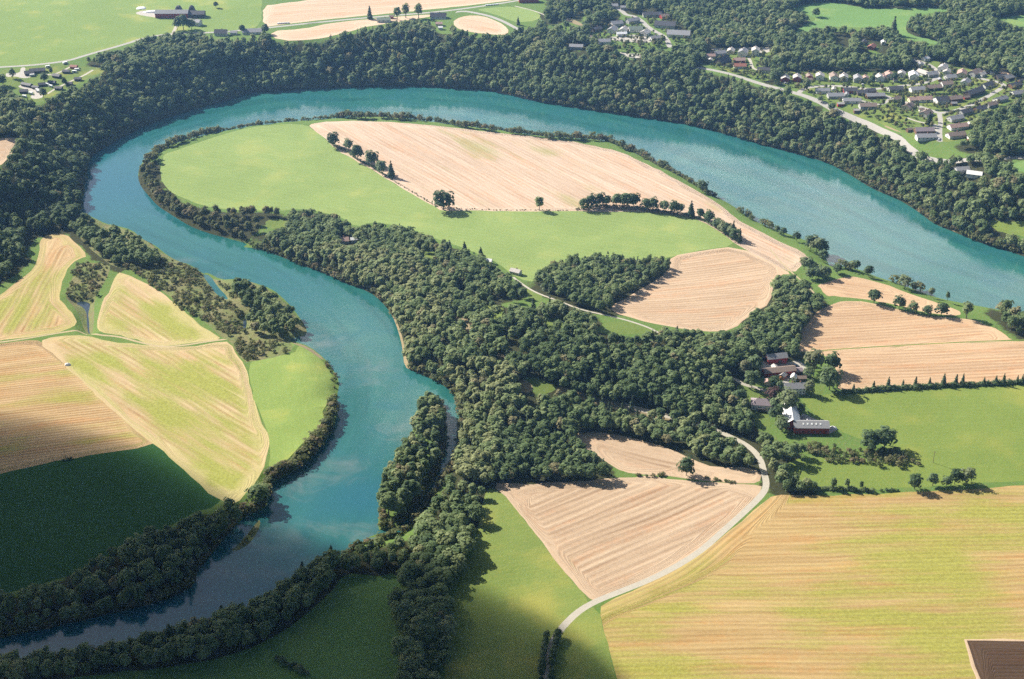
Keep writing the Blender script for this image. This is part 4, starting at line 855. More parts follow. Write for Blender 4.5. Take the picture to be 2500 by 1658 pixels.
# lower block
vh('2 1000,595', 15, 8, 4, 'white', 'grey', 'lowest left, on its own lawn')
vh('2 1525,590', 15, 9, 2, 'red', 'dark', 'in the lower left block by the street')
vh('2 1245,690', 17, 9, 3, 'grey', 'grey', 'on the slope over the main road')
vh('2 1560,785', 19, 8, -2, 'white', 'grey', 'pale sunlit gable, over the main road')
vh('2 1750,630', 11, 8, 8, 'dark', 'dark', 'small, among shrubs inside the cul-de-sac')
vh('2 1925,600', 9, 8, 12, 'brown', 'dark', 'below the first street junction')
vh('2 2010,690', 20, 8, 4, 'brown', 'grey', 'long, above the cul-de-sac')
vh('2 1865,885', 18, 9, 3, 'grey', 'brown', 'lowest, under the cul-de-sac')
vh('3 250,850', 9, 7, 25, 'grey', 'brown', 'beside dark spruces at the street')
vh('3 450,970', 13, 9, 50, 'cream', 'brown', 'among garden trees, under the street')
vh('3 740,1085', 13, 10, 45, 'grey', 'brown', 'left of the short side street')
vh('3 1385,1060', 15, 9, 30, 'grey', 'dark', 'right of the street loop, on a slope')
vh('3 1225,1165', 16, 9, 22, 'grey', 'grey', 'right of the short side street, first')
vh('3 1260,1300', 20, 9, 16, 'white', 'pink', 'right of the short side street, second')
vh('3 1230,1440', 19, 9, 16, 'white', 'brown', 'right of the short side street, third')
vh('3 1620,1010', 13, 9, 30, 'brown', 'dark', 'below the east street near the wood')
vh('3 1810,940', 13, 8, 30, 'grey', 'brown', 'under the east street, by the bushes')
vh('3 1965,850', 16, 8, 32, 'white', 'grey', 'just under the upper east street')
house('3 710,1365', 19, 9, 3, 'brown', 'purple', 'upper of two long terraces at the street foot', group=VIL, win=(5, 1, 1))
house('3 740,1470', 20, 9, 3, 'white', 'grey', 'lower of two long terraces at the street foot', group=VIL, win=(5, 1, 1))
vh('3 735,185', 8, 6, 30, 'white', 'white', 'on the lane above the village')
# upper cluster by the main road
vh('5 270,400', 10, 7, 5, 'cream', 'pink', 'leftmost of the roadside cluster')
vh('5 440,345', 14, 9, 20, 'grey', 'grey', 'behind the big dark one, roadside cluster')
vh('5 500,500', 17, 13, 40, 'dark', 'dark', 'big steep roof, over the main road', rise=5)
vh('5 820,480', 13, 8, 6, 'red', 'pink', 'upper red one, roadside cluster')
vh('5 830,590', 14, 8, -3, 'white', 'red', 'red roofed one over the grass slope')
vh('5 890,345', 13, 10, 70, 'white', 'grey', 'grey and tall, roadside cluster', h=4.5)
vh('5 1130,330', 12, 9, 80, 'white', 'pale', 'two storeys beside the pale parking place', h=5.5, win=(2, 2, 2))
vh('5 1285,670', 14, 8, -8, 'white', 'dark', 'at the end of the drive', h=3.2)
vh('5 660,300', 11, 8, 75, 'cream', 'pale', 'behind trees, roadside cluster')
# far hamlet
HAM = 'houses of the far hamlet'
for s, w, d, r, wc, rc_, pl in (('4 840,420', 15, 10, 25, 'grey', 'grey', 'upper left of the hamlet'), ('4 775,520', 14, 10, 65, 'white', 'grey', 'left edge, under the grey one'), ('4 1105,370', 17, 9, 30, 'grey', 'grey', 'left of the hamlet street, high'),
                                ('4 960,520', 12, 9, 70, 'white', 'pale', 'bright end wall, hamlet middle'), ('4 1150,510', 17, 10, 10, 'white', 'green', 'hamlet middle, greenish'), ('4 1310,570', 12, 10, 60, 'white', 'pale', 'right of the hamlet middle'),
                                ('4 1425,270', 24, 9, 4, 'grey', 'dark', 'long, above the street, white end'), ('4 1625,300', 10, 8, 20, 'red', 'brown', 'top right of the hamlet'), ('4 1640,440', 26, 14, -12, 'grey', 'dark', 'large flat block right of the street'),
                                ('4 1860,590', 28, 14, -10, 'white', 'grey', 'largest block, right of the street'), ('4 925,590', 12, 6, 5, 'white', 'white', 'bright low one in the hamlet middle'), ('4 640,715', 14, 9, 5, 'white', 'grey', 'lowest left of the hamlet'),
                                ('4 1475,660', 13, 8, 20, 'white', 'grey', 'beside the lower street'), ('4 1295,60', 9, 6, 0, 'white', 'white', 'alone in the wood above the hamlet'), ('4 760,130', 16, 8, 4, 'grey', 'grey', 'at the top of the hamlet street'),
                                ('4 520,510', 11, 8, 35, 'dark', 'dark', 'left among trees, hamlet edge'), ('4 350,660', 14, 8, 3, 'brown', 'brown', 'far left, above the pale clearing'), ('4 180,800', 16, 8, -8, 'grey', 'grey', 'in the wood by the pale clearing'), ('4 960,155', 8, 6, 0, 'grey', 'grey', 'right of the street top')):
    vh(s, w, d, r, wc, rc_, pl, group=HAM, h=3.4)
# scattered
house('C 1330,330', 11, 8, 60, 'red', 'red', 'red house among trees above the village', chim=1)
house('C 1275,300', 9, 7, 70, 'dark', 'dark', 'dark shed left of the red house in the trees', name='shed', cat='shed', win=None, chim=0)
house('C 1408,300', 7, 5, 80, 'white', 'white', 'small white cabin right of the red house in the trees', name='cabin', cat='cabin', win=(1, 1, 1), chim=0)
house('C 1942,1165', 13, 8, 8, 'grey', 'grey', 'grey shed in the wood by the right bank', name='shed', cat='shed', win=None, chim=0)
house('C 2025,1195', 14, 8, -20, 'white', 'white', 'white house in the wood by the right bank')
house('F 1278,468', 9, 6, -30, 'white', 'pale', 'small white house beside the lane under the green meadow')
house('F 1085,395', 8, 5, -15, 'white', 'white', 'low white shed at the wood edge below the green meadow', name='shed', cat='shed', win=None, chim=0)
house('F 105,255', 10, 8, 10, 'white', 'pink', 'pink roofed cottage in a lawn within the river-side wood')
house('F 180,250', 6, 5, 10, 'white', 'white', 'little white cabin right of the pink roofed cottage', name='cabin', cat='cabin', win=(1, 1, 1), chim=0)
house('8 1065,245', 20, 10, -2, 'white', 'dark', 'house with wide dark roof below the straight plateau road', h=2.8, rise=4)
house('8 320,295', 17, 8, 3, 'white', 'green', 'greenish roofed house by the plateau road, among trees')
house('8 425,250', 5, 4, 0, 'red', 'brown', 'little red shed beside the plateau road', name='shed', cat='shed', win=None, chim=0)
house('8 1075,350', 8, 6, 0, 'cream', 'pink', 'pinkish shed under the dark wide roof', name='shed', cat='shed', win=None, chim=0)
house('8 1095,403', 5, 4, 0, 'white', 'white', 'tiny white hut at the wood edge under the dark wide roof', name='shed', cat='shed', win=None, chim=0)
house('7 1345,480', 15, 9, -3, 'white', 'dark', 'white house with dark roof and dormer by plateau road', h=3.6, rise=3.6, win=(4, 2, 1))
house('7 1520,470', 8, 6, 0, 'white', 'grey', 'small grey roofed garage right of the dormer house', name='garage', cat='garage', win=None, chim=0)
house('7 1775,455', 24, 11, 4, 'white', 'grey', 'long white hall with grey roof by plateau road', name='hall', cat='hall', win=(6, 2, 1), chim=0)
house('7 970,335', 20, 9, -18, 'white', 'grey', 'white farmhouse behind tall trees at the plateau farm', h=4.5, win=(5, 2, 1), chim=2)
house('7 680,232', 42, 12, 1, 'red', 'grey', 'long red barn of the plateau farm', name='barn', cat='barn', h=6, win=(8, 1, 1), chim=0)
house('7 965,228', 30, 12, 0, 'dark', 'dark', 'dark barn with white doors at the plateau farm', name='barn', cat='barn', h=4.5, win=None, chim=0)
house('8 2300,25', 26, 11, 3, 'red', 'purple', 'red barn at the top edge of the picture', name='barn', cat='barn', h=4.5, win=None, chim=0)
# the river farm
def farm(): pass
r = house('1 735,250', 16, 7.5, 12, 'red', 'grey', 'red barn with grey roof at the top of the river farm', name='barn', cat='barn', h=4.6, rise=2.4, win=None, chim=0)
part('door', box_vf(-1.5, 1.5, -.05, .05, 0, 2.8), 'w_dark', r, (2, -3.77, 0))
r = house('1 790,490', 25, 7.5, 11, 'red', 'brown', 'long red barn with brown grey roof and ramp, river farm', name='barn', cat='barn', h=3.8, rise=1.9, win=(6, 1, 1), chim=0)
part('ramp_house', wall_vf(4, 4, 3.4, 1.2, False), 'w_white', r, (-1.5, 5.4, 0), R(90)); part('ramp_roof', roof_vf(4, 4, 3.4, 1.2, False), 'r_pale', r, (-1.5, 5.4, 0), R(90))
part('lean_to', wall_vf(6, 6, 2.2, 1.2, False), 'w_dark', r, (15.6, -.5, 0)); part('lean_to_roof', roof_vf(6, 6, 2.2, 1.2, False, .4), 'r_purple', r, (15.6, -.5, 0))
house('1 865,560', 5.2, 4.4, 55, 'red', 'pale', 'small red gabled shed in the farmyard', name='shed', cat='shed', h=2.3, rise=1.5, win=(1, 1, 1), chim=0)
house('1 1078,600', 4.4, 4, 75, 'white', 'white', 'little white storehouse in the farmyard', name='storehouse', cat='storehouse', h=2.8, rise=1.7, win=(1, 1, 1), chim=0)
house('1 1200,605', 8.5, 4, 3, 'dark', 'brown', 'low dark woodshed beside the white storehouse', name='shed', cat='shed', h=2.2, rise=1.2, win=None, chim=0)
house('1 580,680', 5, 4.5, 80, 'cream', 'pink', 'small pinkish shed beside a bush, left in the farmyard', name='shed', cat='shed', h=2.4, win=None, chim=0)
house('1 1085,830', 15.5, 8, 2, 'white', 'grey', 'white two storey farmhouse with grey roof, river farm', name='farmhouse', h=5, rise=2.6, win=(6, 2, 2), chim=2)
r = house('1 455,1130', 14.5, 9.5, -7, 'white', 'purple', 'grey white villa with hipped roof and porch', name='villa', h=4.6, rise=2.8, hip=True, win=(5, 2, 2), chim=2)
part('porch', box_vf(-2.8, 2.8, -1.6, 0, 0, 2.3), 'w_dark', r, (0, -4.77, 0)); part('porch_roof', box_vf(-3.1, 3.1, -1.9, 0, 2.34, 2.6), 'r_pale', r, (0, -4.77, 0))
# L shaped barn, two wings under one owner
xy = G('N 1978,1050')[0]
r = house(None, 25, 10, -1, 'red', 'grey', 'L shaped red barn, white roofed wing and skylights, beside meadow', name='barn', cat='barn', h=5.0, rise=2.6, win=(6, 1, 1), chim=0, xy=xy)
for i in range(5): part('skylight', box_vf(-.6, .6, -.75, .75, 0, .06), 'skylight', r, (-6 + i * 3.1, -2.4, 6.82)).rotation_euler = (math.atan2(2.6, 5), 0, 0)
part('side_wing', wall_vf(26, 11, 4.6, 4.2, False), 'w_red', r, (-12.2, 13.2, 0), R(86)); part('side_roof', roof_vf(26, 11, 4.6, 4.2, False), 'r_white', r, (-12.2, 13.2, 0), R(86))

# campsite
CAB = 'dark cabins of the campsite'
for s, w, d, a, lab in (('6 720,360', 17, 8, 14, 'long dark campsite lodge, main part'), ('6 565,405', 10, 8, 20, 'dark campsite lodge annexe, at its left end'), ('6 1275,375', 8, 5, -5, 'dark cabin on the upper campsite lawn, leftmost of two'), ('6 1095,460', 9, 6, -20, 'dark cabin below the upper campsite lane'),
                        ('6 1495,520', 7, 5, 0, 'dark cabin at the wood edge, right, on the campsite'), ('6 1330,610', 7, 5, 0, 'dark cabin at the wood edge, middle, on the campsite'), ('6 1130,695', 8, 5, -10, 'dark cabin at the wood edge, left, on the campsite'), ('6 520,630', 13, 5, -25, 'long dark row cabin in the middle of the campsite'),
                        ('6 1000,585', 8, 5, -8, 'dark cabin behind the longest white caravan'), ('6 460,755', 8, 6, 5, 'dark cabin at the lower left of the campsite'), ('6 2045,280', 9, 5, -30, 'dark cabin at the far right of the campsite'), ('6 800,625', 7, 5, 20, 'dark cabin left of the longest white caravan'), ('6 690,680', 8, 4, -20, 'dark cabin between the row cabin and caravans')):
    house(s, w, d, a, 'dark', 'dark', lab, name='cabin', cat='cabin', group=CAB, h=2.3, win=(2, 1, 1), chim=0)
house('6 1420,285', 8, 5, -10, 'red', 'red', 'rust red cabin beside white caravan, campsite', name='cabin', cat='cabin', group=CAB, h=2.3, win=(2, 1, 1), chim=0)

def wheel_vf(r=.33, w=.2, n=10):
    V = []; F = []
    for y in (-w / 2, w / 2):
        for i in range(n): V.append((r * math.cos(6.2832 * i / n), y, r * math.sin(6.2832 * i / n)))
    F = [tuple(range(n)), tuple(range(2 * n - 1, n - 1, -1))] + [(i, (i + 1) % n, n + (i + 1) % n, n + i) for i in range(n)]
    return V, F
def prism_vf(prof, w):
    n = len(prof); V = [(x, -w / 2, z) for x, z in prof] + [(x, w / 2, z) for x, z in prof]
    return V, [tuple(range(n)), tuple(range(2 * n - 1, n - 1, -1))] + [(i, (i + 1) % n, n + (i + 1) % n, n + i) for i in range(n)]
def copy_thing(o, loc, rz, label):
    c = o.copy(); COL.objects.link(c); c.location = loc; c.rotation_euler = (0, 0, rz); c['label'] = label
    for ch in list(o.children):
        d = ch.copy(); COL.objects.link(d); d.parent = c
        for g in list(ch.children): e = g.copy(); COL.objects.link(e); e.parent = d
    return c
def place(proto, spec, rot, label):
    p = G(spec)[0]; loc = (p[0], p[1], float(height(p[None])[0]))
    if not proto.get('used'):
        proto['used'] = 1; proto.location = loc; proto.rotation_euler = (0, 0, R(rot)); proto['label'] = label; del proto['used']; return proto
    return copy_thing(proto, loc, R(rot), label)
cv = empty('caravan', (0, 0, 0), 0, 'x', 'caravan', 'white caravans on the campsite')
part('body', prism_vf([(-2.7, .55), (-2.9, 1.4), (-2.6, 2.5), (2.4, 2.6), (2.9, 1.6), (2.8, .55)], 2.3), 'plastic', cv)
part('window', box_vf(-1.6, 1.6, -1.18, -1.152, 1.3, 2.0), 'glass', cv)
for s in (-1, 1): part('wheel', wheel_vf(), 'tyre', cv, (-.1, s * .95, .33))
part('drawbar', box_vf(2.8, 4.0, -.08, .08, .45, .58), 'w_dark', cv)
first = True
for s, a, lab in (('6 1250,205', 40, 'white caravan under the road, farthest right'), ('6 920,275', 30, 'white caravan between the lodge and the road'), ('6 1475,330', 5, 'white caravan beside the rust red cabin'), ('6 1430,370', 0, 'smaller looking white caravan in front of the rust red cabin'),
                  ('6 905,615', -35, 'left half of the longest white caravan pair'), ('6 975,650', -35, 'right half of the longest white caravan pair'), ('6 720,725', -25, 'white caravan in the lower row, upper right'), ('6 590,785', -25, 'white caravan in the lower row, middle'),
                  ('6 470,845', -20, 'white caravan in the lower row, lower left'), ('6 2130,315', -20, 'white caravan at the wood edge beyond the last dark cabin'), ('6 620,440', 10, 'white caravan parked below the dark lodge'), ('6 740,750', -25, 'white caravan touching the upper right one of the lower row')):
    p = G(s)[0]; loc = (p[0], p[1], float(height(p[None])[0]))
    if first: cv.location = loc; cv.rotation_euler = (0, 0, R(a)); cv['label'] = lab; first = False
    else: copy_thing(cv, loc, R(a), lab)
def car(spec, rot, paint, label, van=False):
    p = G(spec)[0]; c = empty('parked_car', (p[0], p[1], float(height(p[None])[0])), R(rot), label, 'car')
    part('body', prism_vf([(-2.1, .3), (-2.2, .8), (-1.9, .95), (1.2, .95), (2.1, .8), (2.15, .3)], 1.75), paint, c)
    part('cabin', prism_vf([(-1.9, .955), (-1.6, 1.5), (.2, 1.52), (1.0, .955)], 1.6), 'glass', c); part('roof', box_vf(-1.55, .15, -.75, .75, 1.525, 1.57), paint, c)
    for x in (-1.35, 1.3):
        for s in (-1, 1): part('wheel', wheel_vf(), 'tyre', c, (x, s * .82, .33))
car('1 1350,1390', 30, 'carw', 'white car parked behind the L shaped barn'); car('2 400,385', 80, 'carw', 'pale car parked between the first two red houses')
car('2 300,425', 10, 'carw', 'white car on the drive under the first red house'); car('3 600,875', 0, 'carw', 'white car in front of the pink roofed pair'); car('3 785,500', 20, 'carw', 'white car under the grey house in the upper bend')
car('1 1120,345', 10, 'carb', 'dark car on the gravel behind the long red barn'); car('3 950,1490', 85, 'carw', 'white car at the foot of the short side street'); car('2 1770,450', 85, 'carw', 'white car above the first street junction')
# wrapped bales, clamps, heaps, poles
def bale_me():
    n = 14; V = []; F = []
    for y, r in ((-.6, .60), (-.52, .72), (.52, .72), (.6, .60)):
        for i in range(n): V.append((r * math.cos(6.2832 * i / n), y, .72 + r * math.sin(6.2832 * i / n)))
    for k in range(3): F += [(k * n + i, k * n + (i + 1) % n, (k + 1) * n + (i + 1) % n, (k + 1) * n + i) for i in range(n)]
    F += [tuple(range(n)), tuple(range(4 * n - 1, 3 * n - 1, -1))]
    return mesh_py('silage_bale', V, F, 'plastic')
BALE = bale_me()
for spec, lab, gr in (('B 1070,40 1158,33', 'white wrapped bale in the row on the stubble, right of middle', 'bale row on the right of the plateau stubble'), ('A 1882,164 1965,158', 'white wrapped bale in the row by the road, left stubble end', 'bale row on the left of the plateau stubble')):
    a, b = G(spec); k = int(np.hypot(*(b - a)) / 1.45); rz = math.atan2(*(b - a)[::-1])
    for row in range(2):
        for i in range(k):
            p = a + (b - a) * (i + .5) / k + np.array([0, row * 1.4]); o = bpy.data.objects.new('silage_bale', BALE); o.location = (p[0], p[1], float(height(p[None])[0])); o.rotation_euler = (0, 0, rz + R(90) + RNG.uniform(-.1, .1)); link(o); tag(o, lab, 'bale', gr)
def heap(spec, w, d, h, rot, mat, name, label, cat):
    n, m = 16, 6; V = [(0, 0, h)]; F = []; rg = random.Random(spec)
    for j in range(1, m + 1):
        f = j / m
        for i in range(n):
            a = 6.2832 * i / n; k = (abs(math.cos(a)) ** 4 + abs(math.sin(a)) ** 4) ** -.25
            V.append((w / 2 * f * k * math.cos(a), d / 2 * f * k * math.sin(a), h * (1 - f ** 3) * rg.uniform(.92, 1.06) - (.4 if j == m else 0)))
    F = [(0, 1 + i, 1 + (i + 1) % n) for i in range(n)]
    for j in range(m - 1): F += [(1 + j * n + i, 1 + (j + 1) * n + i, 1 + (j + 1) * n + (i + 1) % n, 1 + j * n + (i + 1) % n) for i in range(n)]
    p = G(spec)[0]; o = bpy.data.objects.new(name, mesh_py(name, V, F, mat)); o.location = (p[0], p[1], float(height(p[None])[0])); o.rotation_euler = (0, 0, R(rot)); link(o); tag(o, label, cat); return o
heap('7 500,165', 46, 9, 2.4, 3, 'plastic', 'silage_clamp', 'long white plastic covered silage clamp at plateau farm', 'silage clamp')
heap('7 250,115', 13, 12, 1.8, 10, 'plastic', 'silage_clamp', 'short white silage clamp left of the long one', 'silage clamp')
heap('E 460,1088', 5, 3, 1.6, 10, 'plastic', 'silage_heap', 'small white heap lying alone on the striped hay field', 'heap')
heap('1 845,590', 4.5, 4, 2.6, 0, 'hay', 'firewood_heap', 'rust brown heap beside the small red gabled shed', 'heap')
heap('1 1840,1540', 6, 3, 2.0, -25, 'plastic', 'silage_heap', 'white wrapped heap at the meadow corner by the L barn', 'heap')
heap('1 960,1350', 5, 3.5, 1.5, 20, 'plastic', 'silage_heap', 'pale heap left of the white roofed wing', 'heap')
heap('7 765,160', 11, 11, 8, 0, 'r_dark', 'silo_dome', 'dark domed silo behind the long red barn', 'silo'); heap('7 945,145', 9, 9, 7, 0, 'r_dark', 'silo_dome', 'smaller dark domed silo behind the dark barn', 'silo')
for s, lab in (('H 415,195', 'wooden utility pole at the edge of the shaded crop field'), ('J 1619,205', 'wooden utility pole on the meadow beyond the shrub belt'), ('G 2135,770', 'wooden utility pole by the right river bank trees')):
    p = G(s)[0]; t = empty('utility_pole', (p[0], p[1], float(height(p[None])[0])), R(20), lab, 'pole')
    part('pole', prism_vf([(-.14, -.5), (-.1, 9.5), (.1, 9.5), (.14, -.5)], .25), 'pole_wood', t); part('crossarm', box_vf(-.08, .08, -1.1, 1.1, 8.8, 8.95), 'pole_wood', t, (.2, 0, 0))

HX0 = np.array(houses_xy); vl = [o for o in S.objects if o.get('group') == VIL]
for k, o in enumerate(vl):
    a = random.choice((0.4, 2.7, 3.6, 5.6)); p = np.array([o.location.x + math.cos(a) * 15, o.location.y + math.sin(a) * 15])
    if (np.hypot(HX0[:, 0] - p[0], HX0[:, 1] - p[1]) < HX0[:, 2] + 4.5).any() or min(dist_line(p[None], l)[0] - w / 2 for l, w in lanes) < 4.5: continue
    house(None, random.uniform(5, 7), 4.2, random.choice((5, 20, 80)), random.choice(('white', 'grey', 'brown', 'red')), random.choice(('grey', 'dark', 'brown', 'pale')), 'small outbuilding in the gardens of the valley village', name='outbuilding', cat='outbuilding', group='outbuildings of the valley village', h=2.2, win=None, chim=0, xy=p)
# village greenery keeps clear of the houses
HX = np.array(houses_xy); keep = np.array([(np.hypot(HX[:, 0] - x, HX[:, 1] - y) > HX[:, 2] + 1.5).all() and not ((np.abs(HX[:, 0] - x) < HX[:, 2] + 1) & (HX[:, 1] - y > 0) & (HX[:, 1] - y < 10)).any() for x, y in vg[:, :2]])
vg = vg[keep]
for x, y, z, h in vg: scr.append((x, y, z, h, random.uniform(.75, 1.1), 'shrub' if h < 4 else 'far'))
merged('shrubbery', scr, 'low willow scrub, bank bushes and garden shrubs', 'shrubs', 'scrub')

# ------------------------------------------------------------------ trees that stand as things of their own
def quad_mesh(name, Q, mat):
    me = mesh_np(name, Q.reshape(-1, 3), [np.arange(len(Q) * 4).reshape(-1, 4)]); me.materials.append(M[mat]); return me
def trunk_mesh(name, *a, **k):
    v, f = trunk_np(*a, **k); me = mesh_np(name, v, [f]); me.materials.append(M['bark']); return me
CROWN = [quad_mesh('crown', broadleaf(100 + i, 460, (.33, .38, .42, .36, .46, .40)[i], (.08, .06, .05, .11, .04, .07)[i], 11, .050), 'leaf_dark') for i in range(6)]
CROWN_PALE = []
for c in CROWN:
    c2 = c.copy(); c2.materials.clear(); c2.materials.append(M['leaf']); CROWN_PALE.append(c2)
SLIM = [quad_mesh('crown', broadleaf(120 + i, 400, .21, .10, 11, .036, 1.6), 'leaf') for i in range(3)]
SPR = [quad_mesh('crown', spruce(130 + i, 420, .19), 'needle') for i in range(3)]
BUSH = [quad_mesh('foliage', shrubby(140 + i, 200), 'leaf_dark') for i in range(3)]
BEECH = quad_mesh('crown', broadleaf(150, 460, .5, .1, 11, .045), 'beech')
TRUNK = [trunk_mesh('trunk', .5, .024, 6, True, seed=i) for i in range(3)]; STEM = trunk_mesh('trunk', .9, .016, 6, False)
def tree(kind, p, h, label, group=None, ws=1.0, crown=None, cat=None):
    z = float(height(np.array([p]))[0]) - .15
    nm = {'leafy': 'broadleaf_tree', 'slim': 'broadleaf_tree', 'spruce': 'spruce_tree', 'bush': 'shrub'}[kind]
    t = empty(nm, (p[0], p[1], z), random.uniform(0, 6.28), label, cat or {'spruce': 'spruce', 'bush': 'shrub'}.get(kind, 'tree'), group); t.scale = (h * ws, h * ws, h)
    c = bpy.data.objects.new('foliage' if kind == 'bush' else 'crown', crown or random.choice({'leafy': CROWN, 'slim': SLIM, 'spruce': SPR, 'bush': BUSH}[kind])); link(c, t)
    k = bpy.data.objects.new('stem' if kind == 'bush' else 'trunk', STEM if kind in ('spruce', 'bush') else random.choice(TRUNK)); link(k, t); return t
strip = stand(STRIP, 7.6, 11, 15, False, lo=.1, hi=.75); sy = project(strip[:, :2], strip[:, 2])[:, 1]
for arr, lab, gr, kd in ((strip[sy > 1275], 'leafy tree in the long wooded strip running to the bottom edge', 'trees of the wooded strip at the bottom', 'leafy'),
                         (stand(POPLARS, 7.2, 13, 18, False, lo=.05, hi=.8), 'tall slender tree on the wooded river island', 'trees of the river island', 'slim'),
                         ):
    for i, (x, y, z, h) in enumerate(arr): tree(kd, (x, y), h, lab, gr, random.uniform(.95, 1.2) * (1.1 if kd == 'slim' else 1.0), crown=random.choice(CROWN_PALE) if kd == 'leafy' else None)
    print(gr, len(arr))
T1 = lambda spec: G(spec)[0]
lone = [('leafy', 'B 42,1000', 17, 1, 'round tree at the upper end of the diagonal field hedge'), ('leafy', 'B 142,1020', 13, .9, 'small round tree, second in the diagonal field hedge'), ('leafy', 'B 205,1092', 19, 1, 'tallest broad tree, third in the diagonal field hedge'), ('leafy', 'B 302,1125', 17, 1, 'round tree, fourth in the diagonal field hedge'),
        ('leafy', 'B 368,1182', 16, 1, 'leaning leafy tree left of the dark spruce, diagonal hedge'), ('spruce', 'B 432,1205', 19, 1.1, 'dark spruce at the lower end of the diagonal field hedge'),
        ('leafy', 'B 786,1425', 20, 1.25, 'big round solitary tree at the corner of the green meadow'), ('slim', 'B 1438,1428', 15, 1.35, 'narrow solitary tree midway along the stubble edge'),
        ('leafy', 'J 66,285', 15, .9, 'lone tree in the stubble under the wood'), ('leafy', 'J 1226,120', 16, 1.2, 'left of two big round trees on the shrub belt'), ('leafy', 'J 1312,112', 17, 1.15, 'right of two big round trees on the shrub belt'),
        ('leafy', 'J 1500,372', 12.5, .95, 'leftmost of the loose tree row between meadow and hay'), ('leafy', 'J 1616,352', 11, .95, 'second of the loose tree row, round and dark'), ('leafy', 'J 1700,352', 8, 1, 'low bushy tree left of the close pair by the hay'), ('leafy', 'J 1754,342', 13, .8, 'left one of the close tall pair by the hay'), ('leafy', 'J 1790,330', 8.5, .8, 'small tree inside the close pair by the hay'), ('leafy', 'J 1832,335', 13, .85, 'rightmost of the loose tree row between meadow and hay'),
        ('slim', 'J 990,372', 10, 1, 'pale slim tree, left in the hedge over the hay field'), ('slim', 'J 1076,372', 9.5, .9, 'slim tree, middle of the hedge over the hay field'), ('slim', 'J 1165,375', 7.5, .9, 'slim little tree, right in the hedge over the hay field'),
        ('leafy', 'G 1345,668', 14, 1.15, 'big round bush tree, first in the row above the domed stubble'), ('leafy', 'G 1515,706', 12, 1, 'second tree in the row above the domed stubble'), ('leafy', 'G 1610,730', 10, 1.1, 'low third tree in the row above the domed stubble'), ('leafy', 'G 1708,748', 9, 1.1, 'low fourth tree in the row above the domed stubble'), ('leafy', 'G 1802,750', 12, 1.1, 'fifth tree in the row above the domed stubble'), ('slim', 'G 1972,772', 17, 1.2, 'tall thin tree with visible stems by the river path'),
        ('slim', 'G 1230,448', 11, 1.1, 'thin small tree on the river edge, left of a round one'), ('leafy', 'G 1305,484', 11, 1.1, 'round tree on the river edge beyond the stubble strip'), ('leafy', 'G 1555,562', 12, 1.1, 'spreading tree amid bank bushes beyond the stubble strip'), ('leafy', 'G 1732,622', 9, .9, 'greyish small tree on the river edge, right of the bushes'), ('slim', 'G 1842,655', 10, .8, 'bare looking thin tree on the river edge'), ('leafy', 'G 820,243', 9, 1, 'pale small tree alone on the loop river bank'), ('leafy', 'G 688,186', 7, 1, 'left small round tree of a pair on the loop bank'), ('leafy', 'G 728,205', 8, 1, 'right small round tree of a pair on the loop bank'), ('leafy', 'G 1095,468', 10, 1.2, 'yellowish round tree at the river corner'),
        ('leafy', 'C 180,1300', 12, 1.1, 'round tree on the loop bank where the scrub ends'), ('leafy', 'C 1085,640', 8, 1, 'x')][:-1]
lone += [('leafy', '1 1470,430', 19, .95, 'tall tree at the upper right of the farmyard'), ('leafy', '1 1800,440', 16, 1.05, 'broad tree at the corner of the east stubble, farm'), ('leafy', '1 1760,800', 20, .95, 'largest tree right of the white farmhouse'), ('leafy', '1 960,1190', 17, 1.1, 'dark round tree beside the L barn wing'), ('leafy', '1 735,1400', 15, .95, 'tall tree left of the white barn wing, upper'), ('leafy', '1 850,1600', 12, 1.0, 'round tree left of the white barn wing, lower'),
         ('leafy', '1 330,480', 16, .85, 'tall tree at the left end of the long red barn'), ('leafy', '1 140,510', 13, .9, 'slender leafy tree left of the long red barn'), ('leafy', '1 275,740', 14, 1.1, 'round tree with bare trunk by the farm drive'), ('slim', '1 1085,225', 16, 1.1, 'upright tree at the lane above the farm'), ('leafy', '1 700,730', 9, 1.1, 'round garden tree in front of the long red barn'), ('leafy', '1 1375,880', 12, .8, 'reddish garden tree right of the white farmhouse'), ('leafy', '1 1215,1270', 10, .75, 'yellowing tree behind the white barn wing'), ('leafy', '1 690,1160', 10, 1.1, 'round tree hiding the villa corner'), ('leafy', '1 800,810', 9, .8, 'pale tree left of the white farmhouse'), ('leafy', '1 1360,560', 9, 1.1, 'pale bushy tree right of the woodshed'), ('leafy', '1 300,170', 10, .9, 'round tree left of the top red barn'),
         ('leafy', '1 560,150', 9, 1, 'round tree close behind the top red barn'), ('leafy', '1 20,1050', 12, 1, 'leafy tree left of the grey white villa'), ('leafy', '1 130,1200', 11, 1, 'leafy tree under the villa lawn, left')]
